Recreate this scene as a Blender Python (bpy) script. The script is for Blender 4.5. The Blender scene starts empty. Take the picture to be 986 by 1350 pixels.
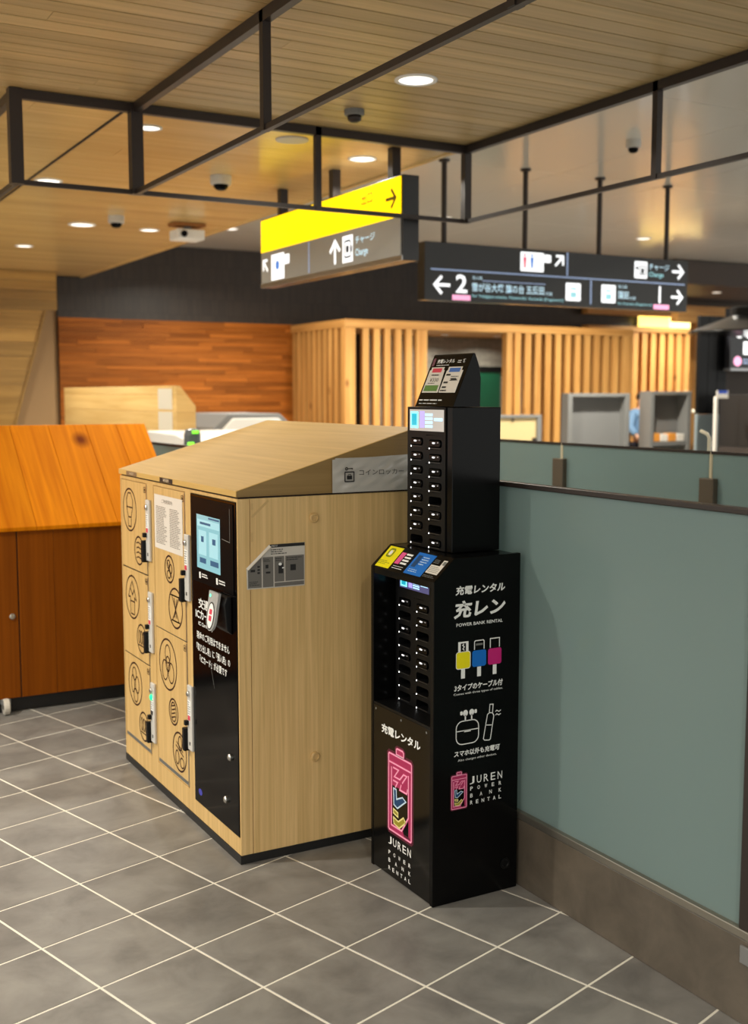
import bpy, bmesh, math, random
from mathutils import Vector, Matrix
random.seed(7)
R = math.radians
SC = bpy.context.scene
COL = SC.collection

# ------------------------------------------------------------------ camera, world, exposure
# Axes: X runs along the locker's side (away to the right), Y along its front (away to the left), Z up. Metres.
EYE = 1.55
cd = bpy.data.cameras.new('camera'); cam = bpy.data.objects.new('camera', cd); COL.objects.link(cam)
cam.location = (0, 0, EYE); cam.rotation_euler = (R(90 - 5.9), 0, R(-29.293))
cd.sensor_fit = 'HORIZONTAL'; cd.sensor_width = 36; cd.lens = 36 * 1500 / 986
cd.clip_start = .05; cd.clip_end = 200
cd.dof.use_dof = True; cd.dof.focus_distance = 3.5; cd.dof.aperture_fstop = 4.0
SC.camera = cam
W = bpy.data.worlds.new('world'); SC.world = W; W.use_nodes = True
W.node_tree.nodes['Background'].inputs[0].default_value = (.98, .98, .93, 1)
W.node_tree.nodes['Background'].inputs[1].default_value = 1.14
VS = SC.view_settings
VS.view_transform = 'Standard'; VS.look = 'None'; VS.gamma = 1; VS.use_curve_mapping = False
VS.exposure = 0.15
LAMP = (1, .945, .82)
POWER = .75

# ------------------------------------------------------------------ helpers
def lin(c):
    c /= 255
    return c / 12.92 if c <= .04045 else ((c + .055) / 1.055) ** 2.4
def rgb(r, g, b): return (lin(r), lin(g), lin(b), 1)

def newmat(name):
    m = bpy.data.materials.new(name); m.use_nodes = True
    return m, m.node_tree.nodes, m.node_tree.links, m.node_tree.nodes['Principled BSDF']
def pbr(name, c, rough=.5, metal=0, coat=0, spec=.5, emit=0, trans=0):
    m, n, l, b = newmat(name)
    b.inputs['Base Color'].default_value = c; b.inputs['Roughness'].default_value = rough
    b.inputs['Metallic'].default_value = metal; b.inputs['Coat Weight'].default_value = coat
    b.inputs['Coat Roughness'].default_value = .06
    b.inputs['Specular IOR Level'].default_value = spec
    b.inputs['Transmission Weight'].default_value = trans
    if emit:
        b.inputs['Emission Color'].default_value = c; b.inputs['Emission Strength'].default_value = emit
    return m
def wood(name, c1, c2, axis=2, along=1.2, across=26, rough=.45, vary=.25, knots=0, bump=.05, coat=0, spec=.4, flat=()):
    """grain stretched along one axis; each object shifts the grain and its tone a little"""
    m, n, l, b = newmat(name)
    tc = n.new('ShaderNodeTexCoord'); oi = n.new('ShaderNodeObjectInfo')
    mul = n.new('ShaderNodeMath'); mul.operation = 'MULTIPLY'; mul.inputs[1].default_value = 37
    l.new(oi.outputs['Random'], mul.inputs[0])
    add = n.new('ShaderNodeVectorMath'); add.operation = 'ADD'
    l.new(tc.outputs['Object'], add.inputs[0]); l.new(mul.outputs[0], add.inputs[1])
    mp = n.new('ShaderNodeMapping'); s = [across] * 3; s[axis] = along
    for a in flat: s[a] = along
    mp.inputs['Scale'].default_value = s
    l.new(add.outputs[0], mp.inputs[0])
    nz = n.new('ShaderNodeTexNoise'); nz.inputs['Scale'].default_value = 1; nz.inputs['Detail'].default_value = 6
    nz.inputs['Roughness'].default_value = .62; nz.inputs['Distortion'].default_value = .6
    l.new(mp.outputs[0], nz.inputs['Vector'])
    cr = n.new('ShaderNodeValToRGB'); cr.color_ramp.elements[0].position = .33; cr.color_ramp.elements[1].position = .68
    cr.color_ramp.elements[0].color = c1; cr.color_ramp.elements[1].color = c2
    l.new(nz.outputs['Fac'], cr.inputs[0])
    mr = n.new('ShaderNodeMapRange'); mr.inputs['To Min'].default_value = 1 - vary; mr.inputs['To Max'].default_value = 1 + vary * .4
    l.new(oi.outputs['Random'], mr.inputs['Value'])
    mx = n.new('ShaderNodeMix'); mx.data_type = 'RGBA'; mx.blend_type = 'MULTIPLY'; mx.inputs['Factor'].default_value = 1
    l.new(cr.outputs[0], mx.inputs['A']); l.new(mr.outputs[0], mx.inputs['B'])
    out = mx.outputs['Result']
    if knots:
        mk = n.new('ShaderNodeMapping'); sk = [knots] * 3; sk[axis] = knots * .55; mk.inputs['Scale'].default_value = sk
        l.new(add.outputs[0], mk.inputs[0])
        vo = n.new('ShaderNodeTexVoronoi'); vo.inputs['Scale'].default_value = 1
        l.new(mk.outputs[0], vo.inputs['Vector'])
        kr = n.new('ShaderNodeValToRGB'); kr.color_ramp.elements[0].position = .03; kr.color_ramp.elements[1].position = .11
        kr.color_ramp.elements[0].color = (.25, .14, .07, 1); kr.color_ramp.elements[1].color = (1, 1, 1, 1)
        l.new(vo.outputs['Distance'], kr.inputs[0])
        m2 = n.new('ShaderNodeMix'); m2.data_type = 'RGBA'; m2.blend_type = 'MULTIPLY'; m2.inputs['Factor'].default_value = 1
        l.new(out, m2.inputs['A']); l.new(kr.outputs[0], m2.inputs['B']); out = m2.outputs['Result']
    l.new(out, b.inputs['Base Color'])
    bp = n.new('ShaderNodeBump'); bp.inputs['Strength'].default_value = bump; bp.inputs['Distance'].default_value = .002
    l.new(nz.outputs['Fac'], bp.inputs['Height']); l.new(bp.outputs[0], b.inputs['Normal'])
    b.inputs['Roughness'].default_value = rough
    b.inputs['Coat Weight'].default_value = coat; b.inputs['Coat Roughness'].default_value = .15
    b.inputs['Specular IOR Level'].default_value = spec
    return m
def mottled(name, c1, c2, scale=5, rough=.5, vary=.12, bump=.04):
    m, n, l, b = newmat(name)
    tc = n.new('ShaderNodeTexCoord'); oi = n.new('ShaderNodeObjectInfo')
    mul = n.new('ShaderNodeMath'); mul.operation = 'MULTIPLY'; mul.inputs[1].default_value = 53
    l.new(oi.outputs['Random'], mul.inputs[0])
    add = n.new('ShaderNodeVectorMath'); add.operation = 'ADD'
    l.new(tc.outputs['Object'], add.inputs[0]); l.new(mul.outputs[0], add.inputs[1])
    nz = n.new('ShaderNodeTexNoise'); nz.inputs['Scale'].default_value = scale; nz.inputs['Detail'].default_value = 7
    nz.inputs['Roughness'].default_value = .6; nz.inputs['Distortion'].default_value = .4
    l.new(add.outputs[0], nz.inputs['Vector'])
    cr = n.new('ShaderNodeValToRGB'); cr.color_ramp.elements[0].position = .3; cr.color_ramp.elements[1].position = .7
    cr.color_ramp.elements[0].color = c1; cr.color_ramp.elements[1].color = c2
    l.new(nz.outputs['Fac'], cr.inputs[0])
    mr = n.new('ShaderNodeMapRange'); mr.inputs['To Min'].default_value = 1 - vary; mr.inputs['To Max'].default_value = 1 + vary
    l.new(oi.outputs['Random'], mr.inputs['Value'])
    mx = n.new('ShaderNodeMix'); mx.data_type = 'RGBA'; mx.blend_type = 'MULTIPLY'; mx.inputs['Factor'].default_value = 1
    l.new(cr.outputs[0], mx.inputs['A']); l.new(mr.outputs[0], mx.inputs['B'])
    l.new(mx.outputs['Result'], b.inputs['Base Color']); b.inputs['Roughness'].default_value = rough
    bp = n.new('ShaderNodeBump'); bp.inputs['Strength'].default_value = bump; bp.inputs['Distance'].default_value = .003
    l.new(nz.outputs['Fac'], bp.inputs['Height']); l.new(bp.outputs[0], b.inputs['Normal'])
    return m
def bricked(name, c1, c2, cm, w, h, mortar, rough=.4, rot=(0, 0, 0), loc=(0, 0, 0), offset=.5):
    m, n, l, b = newmat(name)
    tc = n.new('ShaderNodeTexCoord'); mp = n.new('ShaderNodeMapping')
    mp.vector_type = 'TEXTURE'
    mp.inputs['Rotation'].default_value = rot; mp.inputs['Location'].default_value = loc
    l.new(tc.outputs['Object'], mp.inputs[0])
    br = n.new('ShaderNodeTexBrick'); br.inputs['Scale'].default_value = 1
    br.inputs['Brick Width'].default_value = w; br.inputs['Row Height'].default_value = h
    br.inputs['Mortar Size'].default_value = mortar; br.offset = offset
    br.inputs['Color1'].default_value = c1; br.inputs['Color2'].default_value = c2; br.inputs['Mortar'].default_value = cm
    l.new(mp.outputs[0], br.inputs['Vector']); l.new(br.outputs['Color'], b.inputs['Base Color'])
    b.inputs['Roughness'].default_value = rough
    bp = n.new('ShaderNodeBump'); bp.inputs['Strength'].default_value = .3; bp.inputs['Distance'].default_value = .004; bp.invert = True
    l.new(br.outputs['Fac'], bp.inputs['Height']); l.new(bp.outputs[0], b.inputs['Normal'])
    return m

def box(bm, x0, x1, y0, y1, z0, z1):
    x0, x1 = min(x0, x1), max(x0, x1); y0, y1 = min(y0, y1), max(y0, y1); z0, z1 = min(z0, z1), max(z0, z1)
    v = [bm.verts.new((x, y, z)) for z in (z0, z1) for y in (y0, y1) for x in (x0, x1)]
    for f in ((0, 2, 3, 1), (4, 5, 7, 6), (0, 1, 5, 4), (2, 6, 7, 3), (0, 4, 6, 2), (1, 3, 7, 5)):
        bm.faces.new([v[i] for i in f])
def prism(bm, pts, axis, lo, hi):
    """polygon swept along one axis; pts are the two other coordinates in x, y, z order"""
    def P(a, b, t): return {0: (t, a, b), 1: (a, t, b), 2: (a, b, t)}[axis]
    A = [bm.verts.new(P(a, b, lo)) for a, b in pts]; B = [bm.verts.new(P(a, b, hi)) for a, b in pts]
    n = len(pts)
    bm.faces.new(A); bm.faces.new(B[::-1])
    for i in range(n): bm.faces.new([A[i], B[i], B[(i + 1) % n], A[(i + 1) % n]])
def tube(bm, pts, r, n=10, caps=True):
    pts = [Vector(p) for p in pts]; rings = []
    for i, p in enumerate(pts):
        d = (pts[min(i + 1, len(pts) - 1)] - pts[max(i - 1, 0)]).normalized()
        a = d.orthogonal().normalized()
        if rings: a = (pa - d * pa.dot(d)).normalized()
        pa = a; c = d.cross(a); rr = r[i] if isinstance(r, (list, tuple)) else r
        rings.append([bm.verts.new(p + (a * math.cos(t) + c * math.sin(t)) * rr) for t in [2 * math.pi * k / n for k in range(n)]])
    for u, v in zip(rings, rings[1:]):
        for k in range(n): bm.faces.new([u[k], u[(k + 1) % n], v[(k + 1) % n], v[k]])
    if caps: bm.faces.new(rings[0][::-1]); bm.faces.new(rings[-1])
def lathe(bm, prof, c, n=20, axis=2):
    rings = []
    for r, h in prof:
        ring = []
        for k in range(n):
            t = 2 * math.pi * k / n; a, b = r * math.cos(t), r * math.sin(t)
            ring.append(bm.verts.new({2: (c[0] + a, c[1] + b, c[2] + h), 0: (c[0] + h, c[1] + a, c[2] + b), 1: (c[0] + a, c[1] + h, c[2] + b)}[axis]))
        rings.append(ring)
    for u, v in zip(rings, rings[1:]):
        for k in range(n): bm.faces.new([u[k], u[(k + 1) % n], v[(k + 1) % n], v[k]])
    bm.faces.new(rings[0]); bm.faces.new(rings[-1])

def fin(name, bm, mat, parent=None, bevel=0, smooth=False, seg=2):
    if bevel: bmesh.ops.bevel(bm, geom=bm.edges[:], offset=bevel, segments=seg, affect='EDGES', profile=.5)
    bmesh.ops.recalc_face_normals(bm, faces=bm.faces[:])
    me = bpy.data.meshes.new(name); bm.to_mesh(me); bm.free()
    if mat: me.materials.append(mat)
    if smooth:
        for p in me.polygons: p.use_smooth = True
    o = bpy.data.objects.new(name, me); COL.objects.link(o)
    if parent: adopt(o, parent)
    return o
def adopt(o, parent):
    o.parent = parent
    off = parent.location if parent.parent is None else Vector((0, 0, 0))
    o.matrix_parent_inverse = Matrix.Translation(-Vector(off))
def bx(name, x0, x1, y0, y1, z0, z1, mat, parent=None, bevel=0):
    bm = bmesh.new(); box(bm, x0, x1, y0, y1, z0, z1); return fin(name, bm, mat, parent, bevel)
def thing(name, label, cat, loc=(0, 0, 0), group=None):
    o = bpy.data.objects.new(name, None); COL.objects.link(o); o.location = loc; o.empty_display_size = .1
    return tag(o, label, cat, group)
def tag(o, label, cat, group=None):
    o['label'] = label; o['category'] = cat
    if group: o['group'] = group
    return o
def struct(o): o['kind'] = 'structure'; return o
def inst(name, me, loc, parent, rot=None):
    o = bpy.data.objects.new(name, me); COL.objects.link(o); o.location = loc
    if rot: o.rotation_euler = rot
    if parent: adopt(o, parent)
    return o

# flat print on real surfaces: P(u, v, o) gives the point at u, v on the surface, o proud of it
def on_x(X): return lambda u, v, o=0: Vector((X - o, u, v))          # faces -X, u = Y, v = Z
def on_y(Y): return lambda u, v, o=0: Vector((u, Y - o, v))          # faces -Y, u = X, v = Z
def on_slope(a, b):                                                   # plane through (x, z) a and b, u = Y, v = distance up the slope
    a, b = Vector((a[0], 0, a[1])), Vector((b[0], 0, b[1])); d = (b - a).normalized(); nn = Vector((-d.z, 0, d.x))
    return lambda u, v, o=0: a + d * v + Vector((0, u, 0)) + nn * o
def poly(bm, P, pts, o=.0006):
    bm.faces.new([bm.verts.new(P(u, v, o)) for u, v in pts])
def rect(bm, P, u0, u1, v0, v1, o=.0006): poly(bm, P, [(u0, v0), (u1, v0), (u1, v1), (u0, v1)], o)
def rrect(u0, u1, v0, v1, r, n=4):
    u0, u1 = min(u0, u1), max(u0, u1); v0, v1 = min(v0, v1), max(v0, v1); out = []
    for cx, cy, a in ((u1 - r, v1 - r, 0), (u0 + r, v1 - r, 90), (u0 + r, v0 + r, 180), (u1 - r, v0 + r, 270)):
        for k in range(n + 1):
            t = R(a + 90 * k / n); out.append((cx + r * math.cos(t), cy + r * math.sin(t)))
    return out
def ell(cu, cv, ru, rv, n=28, a0=0, a1=360): return [(cu + ru * math.cos(R(a0 + (a1 - a0) * k / n)), cv + rv * math.sin(R(a0 + (a1 - a0) * k / n))) for k in range(n + (a1 - a0 < 360))]
def stroke(bm, P, pts, w, closed=False, o=.0006):
    pts = [Vector((p[0], p[1])) for p in pts]; n = len(pts); L = []; Rr = []
    for i in range(n):
        if closed: p0, p1, p2 = pts[i - 1], pts[i], pts[(i + 1) % n]
        else: p0, p1, p2 = pts[max(i - 1, 0)], pts[i], pts[min(i + 1, n - 1)]
        d1 = (p1 - p0).normalized() if (p1 - p0).length > 1e-9 else (p2 - p1).normalized()
        d2 = (p2 - p1).normalized() if (p2 - p1).length > 1e-9 else d1
        n1 = Vector((-d1.y, d1.x)); n2 = Vector((-d2.y, d2.x)); m = n1 + n2
        m = m.normalized() if m.length > 1e-6 else n1
        k = min(1 / max(m.dot(n1), .2), 2.2) * w / 2
        L.append(bm.verts.new(P(*(p1 + m * k), o))); Rr.append(bm.verts.new(P(*(p1 - m * k), o)))
    for i in range(n if closed else n - 1):
        j = (i + 1) % n; bm.faces.new([L[i], L[j], Rr[j], Rr[i]])
_TXT = {}
def text(bm, P, s, u0, u1, v0, v1, bold=0, o=.0006, keep=False, shear=0, spacing=1):
    """lettering from Blender's built-in font, fitted between u0 (left end) and u1 and between v0 and v1"""
    key = (s, bold, shear, spacing)
    if key not in _TXT:
        cu = bpy.data.curves.new('lettering', 'FONT'); cu.body = s; cu.offset = bold; cu.resolution_u = 2; cu.shear = shear
        cu.space_character = spacing
        ob = bpy.data.objects.new('lettering', cu); COL.objects.link(ob)
        me = bpy.data.meshes.new_from_object(ob.evaluated_get(bpy.context.evaluated_depsgraph_get()))
        vs = [(v.co.x, v.co.y) for v in me.vertices]; fs = [tuple(p.vertices) for p in me.polygons]
        bpy.data.objects.remove(ob); bpy.data.curves.remove(cu); bpy.data.meshes.remove(me)
        _TXT[key] = (vs, fs)
    vs, fs = _TXT[key]
    if not vs: return
    xs = [v[0] for v in vs]; ys = [v[1] for v in vs]; a, b, c, d = min(xs), max(xs), min(ys), max(ys)
    sx = (u1 - u0) / (b - a); sy = (v1 - v0) / (d - c)
    if keep: sx = math.copysign(min(abs(sx), abs(sy)), sx); sy = abs(sx)
    mid = (v0 + v1) / 2
    V = [bm.verts.new(P(u0 + (x - a) * sx, mid + (y - (c + d) / 2) * sy, o)) for x, y in vs]
    for f in fs:
        try: bm.faces.new([V[i] for i in f])
        except ValueError: pass
def tx(parent, mat, P, s, *a, nm='lettering', **k):
    bm = bmesh.new(); text(bm, P, s, *a, **k); return fin(nm, bm, mat, parent)
def arrow(bm, P, cu, cv, s, ang, flip=1, w=.16, o=.0008):
    """plain direction arrow, ang 0 = to the right as read"""
    def T(pts): return [(cu + flip * s * (x * math.cos(R(ang)) - y * math.sin(R(ang))), cv + s * (x * math.sin(R(ang)) + y * math.cos(R(ang)))) for x, y in pts]
    stroke(bm, P, T([(-.5, 0), (.42, 0)]), w * s, o=o)
    stroke(bm, P, T([(.02, .45), (.45, 0), (.02, -.45)]), w * s, o=o + .0002)
def textlines(bm, P, u0, u1, v0, v1, n, fill=.5, o=.0006, ragged=.4):
    """print too small to read in the photograph: lines of short dashes"""
    h = (v1 - v0) / n; sg = 1 if u1 > u0 else -1; L = abs(u1 - u0)
    for i in range(n):
        v = v1 - (i + .5) * h; u = 0; end = L * (1 - ragged * random.random())
        while u < end:
            w = min(L * random.uniform(.06, .22), end - u)
            rect(bm, P, u0 + sg * u, u0 + sg * (u + w), v - h * fill / 2, v + h * fill / 2, o); u += w + L * .03

# ------------------------------------------------------------------ materials
oak = wood('light_oak_laminate', rgb(196, 160, 100), rgb(220, 184, 122), 2, 1.5, 60, .42, .0, bump=.03)
oak_side_brightened = wood('light_oak_side_brightened', rgb(208, 172, 112), rgb(234, 198, 138), 2, 1.5, 70, .42, .0, bump=.03)  # finer side veneer, lightened to stand in for light missing there
oak_top = wood('light_oak_top', rgb(196, 158, 88), rgb(212, 174, 102), 1, 1.2, 40, .55, .0, bump=.03)
cedar_shaded = wood('orange_stained_timber_shaded', rgb(116, 58, 2), rgb(138, 72, 6), 2, .8, 34, .5, .2, knots=1.8, coat=0, spec=.1)  # cabinet front: its shade is put into this darker tone
cedar_top_lit = wood('orange_stained_timber_lit', rgb(186, 102, 3), rgb(218, 132, 12), 1, .9, 26, .6, .2, knots=1.9, coat=0, spec=.04, flat=(2,))  # same timber as the front, with the slope's light put into the colour
strip_wood = wood('red_brown_wall_board', rgb(146, 80, 22), rgb(190, 112, 42), 0, .8, 14, .5, .35, spec=.2)
slat_wood = wood('pine_slat', rgb(190, 132, 66), rgb(226, 172, 100), 2, .7, 18, .5, .14, knots=2.6)
beam_wood = wood('pine_beam', rgb(190, 132, 66), rgb(226, 172, 100), 0, .7, 18, .5, .1, knots=2.0)
brown_board = wood('brown_backing_board', rgb(150, 94, 40), rgb(176, 116, 56), 2, .8, 14, .55, .1)
ceil_slat = wood('ceiling_slat_wood', rgb(186, 160, 108), rgb(216, 188, 134), 0, .5, 22, .42, .14)
ceil_board = wood('ceiling_board_wood', rgb(224, 190, 124), rgb(240, 206, 142), 0, .4, 12, .22, .10, bump=.01)
pale_board = wood('pale_birch_board', rgb(220, 178, 108), rgb(240, 204, 136), 1, .6, 14, .45, .08)
soffit_board = wood('dull_oak_board', rgb(162, 122, 60), rgb(200, 156, 84), 0, .6, 14, .32, .35)
dark_gap = pbr('dark_recess', rgb(40, 28, 18), .8)
steel_dark = pbr('dark_brown_steel', rgb(52, 44, 40), .4, .3)
black = pbr('black_lacquer', rgb(9, 9, 9), .2, 0, 0, .14)
black_front = pbr('black_gloss_front', rgb(9, 9, 9), .14, 0, 0, .32)
black_matte = pbr('black_plastic', rgb(12, 12, 13), .42, 0, 0, .2)
black_deep = pbr('deep_black_bezel', rgb(7, 7, 7), .4, 0, 0, .05)
black_soft = pbr('black_interior', rgb(7, 7, 7), .6)
black_gloss = pbr('black_glass_panel', rgb(6, 6, 7), .12, 0, 0, .08)
white_p = pbr('white_print', rgb(245, 245, 242), .5)
grey_p = pbr('grey_print', rgb(120, 120, 116), .5)
dark_p = pbr('dark_brown_print', rgb(52, 22, 14), .6, 0, 0, .2)
black_p = pbr('black_print', rgb(24, 22, 22), .5)
paper = pbr('white_paper', rgb(228, 222, 212), .4)
pink_p = pbr('pink_print', rgb(236, 92, 150), .5)
pink_light = pbr('light_pink_print', rgb(255, 190, 214), .5)
pink_dark = pbr('deep_pink_print', rgb(176, 40, 92), .5)
glow_p = pbr('dark_rose_print', rgb(84, 16, 40), .5)
blue_p = pbr('blue_print', rgb(0, 110, 205), .45)
navy_p = pbr('dark_blue_print', rgb(20, 66, 112), .5)
pale_blue = pbr('pale_blue_print', rgb(205, 228, 246), .5)
yellow_p = pbr('yellow_print', rgb(246, 232, 0), .45)
cream_p = pbr('cream_print', rgb(240, 226, 150), .5)
magenta_p = pbr('magenta_print', rgb(200, 24, 118), .45)
red_p = pbr('red_print', rgb(220, 60, 84), .5)
green_p = pbr('green_print', rgb(92, 138, 60), .5)
steel = pbr('brushed_steel', rgb(190, 188, 182), .3, 1)
lock_grey = pbr('pale_grey_plastic', rgb(205, 202, 196), .4)
tan_cap = pbr('tan_plastic_cap', rgb(206, 170, 112), .45)
mosaic = bricked('dark_brown_mosaic', rgb(62, 52, 44), rgb(50, 42, 36), rgb(34, 29, 25), .03, .22, .003, .45, (R(90), 0, 0), offset=0)
alcove_tile = bricked('grey_alcove_tile', rgb(140, 136, 126), rgb(120, 116, 108), rgb(84, 82, 76), .22, .045, .004, .3, (R(90), 0, 0))
plaster = pbr('beige_plaster', rgb(168, 134, 92), .7)
grey_panel = pbr('grey_gloss_ceiling_panel', rgb(226, 224, 216), .16)
grey_steel = pbr('grey_painted_steel', rgb(120, 120, 118), .45)
grey_mid = pbr('mid_grey_steel', rgb(116, 116, 115), .5)
tile_m = mottled('grey_porcelain_tile', rgb(104, 101, 98), rgb(140, 137, 132), 5.5, .42, .08)
grout = pbr('pale_grout', rgb(236, 230, 216), .8)
base_stone = mottled('dark_brown_plinth', rgb(80, 72, 62), rgb(104, 94, 82), 6, .25, 0)
lamp_on = pbr('lit_lamp_lens', (1, .95, .86, 1), .5, emit=1.6)
led_white = pbr('lit_white_led', (1, 1, 1, 1), .5, emit=3)
led_green = pbr('lit_green_led', (0, .85, .28, 1), .5, emit=1.1)
def frosted():
    m, n, l, b = newmat('frosted_film_glass')
    b.inputs['Base Color'].default_value = rgb(142, 162, 160); b.inputs['Roughness'].default_value = .16
    b.inputs['Specular IOR Level'].default_value = .45
    tr = n.new('ShaderNodeBsdfTranslucent'); tr.inputs['Color'].default_value = rgb(192, 212, 210)
    gl = n.new('ShaderNodeBsdfRefraction'); gl.inputs['Color'].default_value = rgb(204, 218, 218); gl.inputs['Roughness'].default_value = .28; gl.inputs['IOR'].default_value = 1.05
    m1 = n.new('ShaderNodeMixShader'); m1.inputs[0].default_value = .45
    l.new(tr.outputs[0], m1.inputs[1]); l.new(gl.outputs[0], m1.inputs[2])
    m2 = n.new('ShaderNodeMixShader'); m2.inputs[0].default_value = .45
    l.new(b.outputs[0], m2.inputs[1]); l.new(m1.outputs[0], m2.inputs[2])
    l.new(m2.outputs[0], n['Material Output'].inputs['Surface'])
    return m
glass_f = frosted()

# ------------------------------------------------------------------ lamps: recessed downlights with their own light
CZ = 3.08
def downlight(x, y, z, label, power, r=.075, group='recessed ceiling downlights', seen=True):
    t = thing('downlight', label, 'light', (x, y, z), group)
    bm = bmesh.new(); lathe(bm, [(r * 1.25, 0), (r * 1.25, -.006), (r * 1.02, -.008), (r, -.001)], (x, y, z), 20); fin('trim_ring', bm, white_p, t, smooth=True)
    bm = bmesh.new(); lathe(bm, [(r, -.002), (r * .99, -.004)], (x, y, z), 20); fin('lens', bm, lamp_on, t)
    if power:
        ld = bpy.data.lights.new('lamp_light', 'AREA'); ld.shape = 'DISK'; ld.size = r * 2; ld.energy = power * POWER; ld.color = LAMP; ld.spread = R(150)
        lo = bpy.data.objects.new('lamp_light', ld); COL.objects.link(lo); lo.location = (x, y, z - .012); adopt(lo, t)
    return t
downlight(2.99, 4.91, CZ, 'round downlight in the slatted ceiling near the black smoke sensor', 30, .085)
downlight(3.66, 6.68, CZ, 'round downlight in the ceiling just above the yellow lit sign', 40)
downlight(2.173, 6.518, CZ, 'small downlight seen through the steel frame beside its thick corner post', 22, .06)
downlight(2.061, 8.456, CZ, 'downlight near the lower frame bar at the left of the ceiling', 50, .08)
downlight(2.838, 10.46, CZ, 'wide flat downlight left of the paired ceiling camera and projector', 60, .1)
downlight(3.477, 10.487, CZ, 'downlight between the white dome camera and the ceiling projector', 50)
downlight(2.712, 12.229, CZ, 'farthest left downlight low over the planked sloping panel', 60)
for x, y, w, lab in ((-1.2, 4.4, 135, 'out of the picture, left of the locker doors'), (-1.2, 7.6, 150, 'out of the picture, left of the orange cabinet'),
        (-1.2, 1.2, 50, 'out of the picture, left of where the viewer stands'), (-3.6, 3.0, 70, 'farthest out to the left of the locker doors'),
        (-3.6, 6.4, 70, 'farthest out to the left of the orange cabinet'), (.35, -1.0, 90, 'added behind and above the viewer, unseen')):  # last lamp is added to brighten the locker's near side
    downlight(x, y, CZ, 'round recessed downlight ' + lab, w, .085)
for x, y, w, lab in ((6.4, 3.2, 60, 'right of the balustrades, nearest to the viewer'), (9.0, 6.0, 110, 'right of the balustrades, before the shop'), (7.2, 11.2, 230, 'just before the slatted screen'),
        (10.4, 11.4, 230, 'before the grey cabinets'), (13.0, 9.0, 130, 'added in front of the shop'), (5.4, 13.2, 110, 'before the orange board wall')):  # lamp before the shop is added to brighten post and fascia
    downlight(x, y, 3.56, 'round downlight in the high grey ceiling ' + lab, w, .08, 'downlights in the grey ceiling')

# ------------------------------------------------------------------ floor
TA = R(16.2); E1 = Vector((math.cos(TA), math.sin(TA), 0)); E2 = Vector((-math.sin(TA), math.cos(TA), 0)); TP = .302
floor_m = bricked('far_floor_tile', rgb(118, 115, 111), rgb(128, 124, 119), rgb(236, 230, 216), TP, TP, .0048, .42, (0, 0, TA), tuple(E1 * 1.827 + E2 * 2.506), 0)
bm = bmesh.new(); box(bm, -8, 18, -4, 18, -.2, -.0012); floor = struct(fin('floor', bm, floor_m))
bm = bmesh.new(); box(bm, -TP / 2 + .0036, TP / 2 - .0036, -TP / 2 + .0036, TP / 2 - .0036, -.009, 0)
bmesh.ops.bevel(bm, geom=[e for e in bm.edges if all(v.co.z > -.001 for v in e.verts)], offset=.001, segments=1, affect='EDGES')
tme = bpy.data.meshes.new('floor_tile'); bm.to_mesh(tme); bm.free(); tme.materials.append(tile_m)
cells = []
for i in range(-14, 16):
    for j in range(-14, 26):
        c = E1 * (1.827 + TP * (i + .5)) + E2 * (2.506 + TP * (j + .5))
        fw = c.x * .489 + c.y * .872; rt = c.x * .872 - c.y * .489
        if c.x < 2.26 and 1.55 < fw < 8.2 and abs(rt) < .36 * fw + .35: cells.append((fw, c))
cells.sort(key=lambda a: a[0])
for fw, c in cells[:295]: inst('floor_tile', tme, c, floor, (0, 0, TA))

# ------------------------------------------------------------------ ceilings
bm = bmesh.new(); box(bm, -6, 4.05, -4, 15.1, CZ + .018, CZ + .08); ceil = struct(fin('ceiling_wood', bm, dark_gap))
def planks(y0, y1, pitch, gap, mat, nm, z0=CZ, z1=CZ + .018):
    y = y0
    while y < y1 - pitch * .5:
        xs = [-6, random.uniform(-.5, 2.6), 4.05]
        for a, b in zip(xs, xs[1:]):
            dz = random.uniform(-.0006, .0006)
            bm = bmesh.new(); L = (b - a) / 2 - .001; box(bm, -L, L, -(pitch - gap) / 2, (pitch - gap) / 2, 0, z1 - z0)
            o = fin(nm, bm, mat); o.location = ((a + b) / 2, y + pitch / 2, z0 + dz); adopt(o, ceil)
        y += pitch
planks(1.0, 6.03, .1258, .009, ceil_slat, 'slat')
planks(6.03, 15.08, .2262, .0025, ceil_board, 'plank')
bx('edge_board', 4.05, 4.085, -4, 15.1, CZ - .01, 3.7, ceil_board, ceil)
bm = bmesh.new(); box(bm, 4.09, 18, -4, 16, 3.585, 3.65); gceil = struct(fin('ceiling_grey', bm, grey_mid))
for i in range(9):
    for j in range(6):
        x0 = 4.09 + i * 1.3; y0 = 1.0 + j * 2.5
        bx('panel', x0 + .003, x0 + 1.297, y0 + .003, y0 + 2.497, 3.56, 3.585, grey_panel, gceil)

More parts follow.
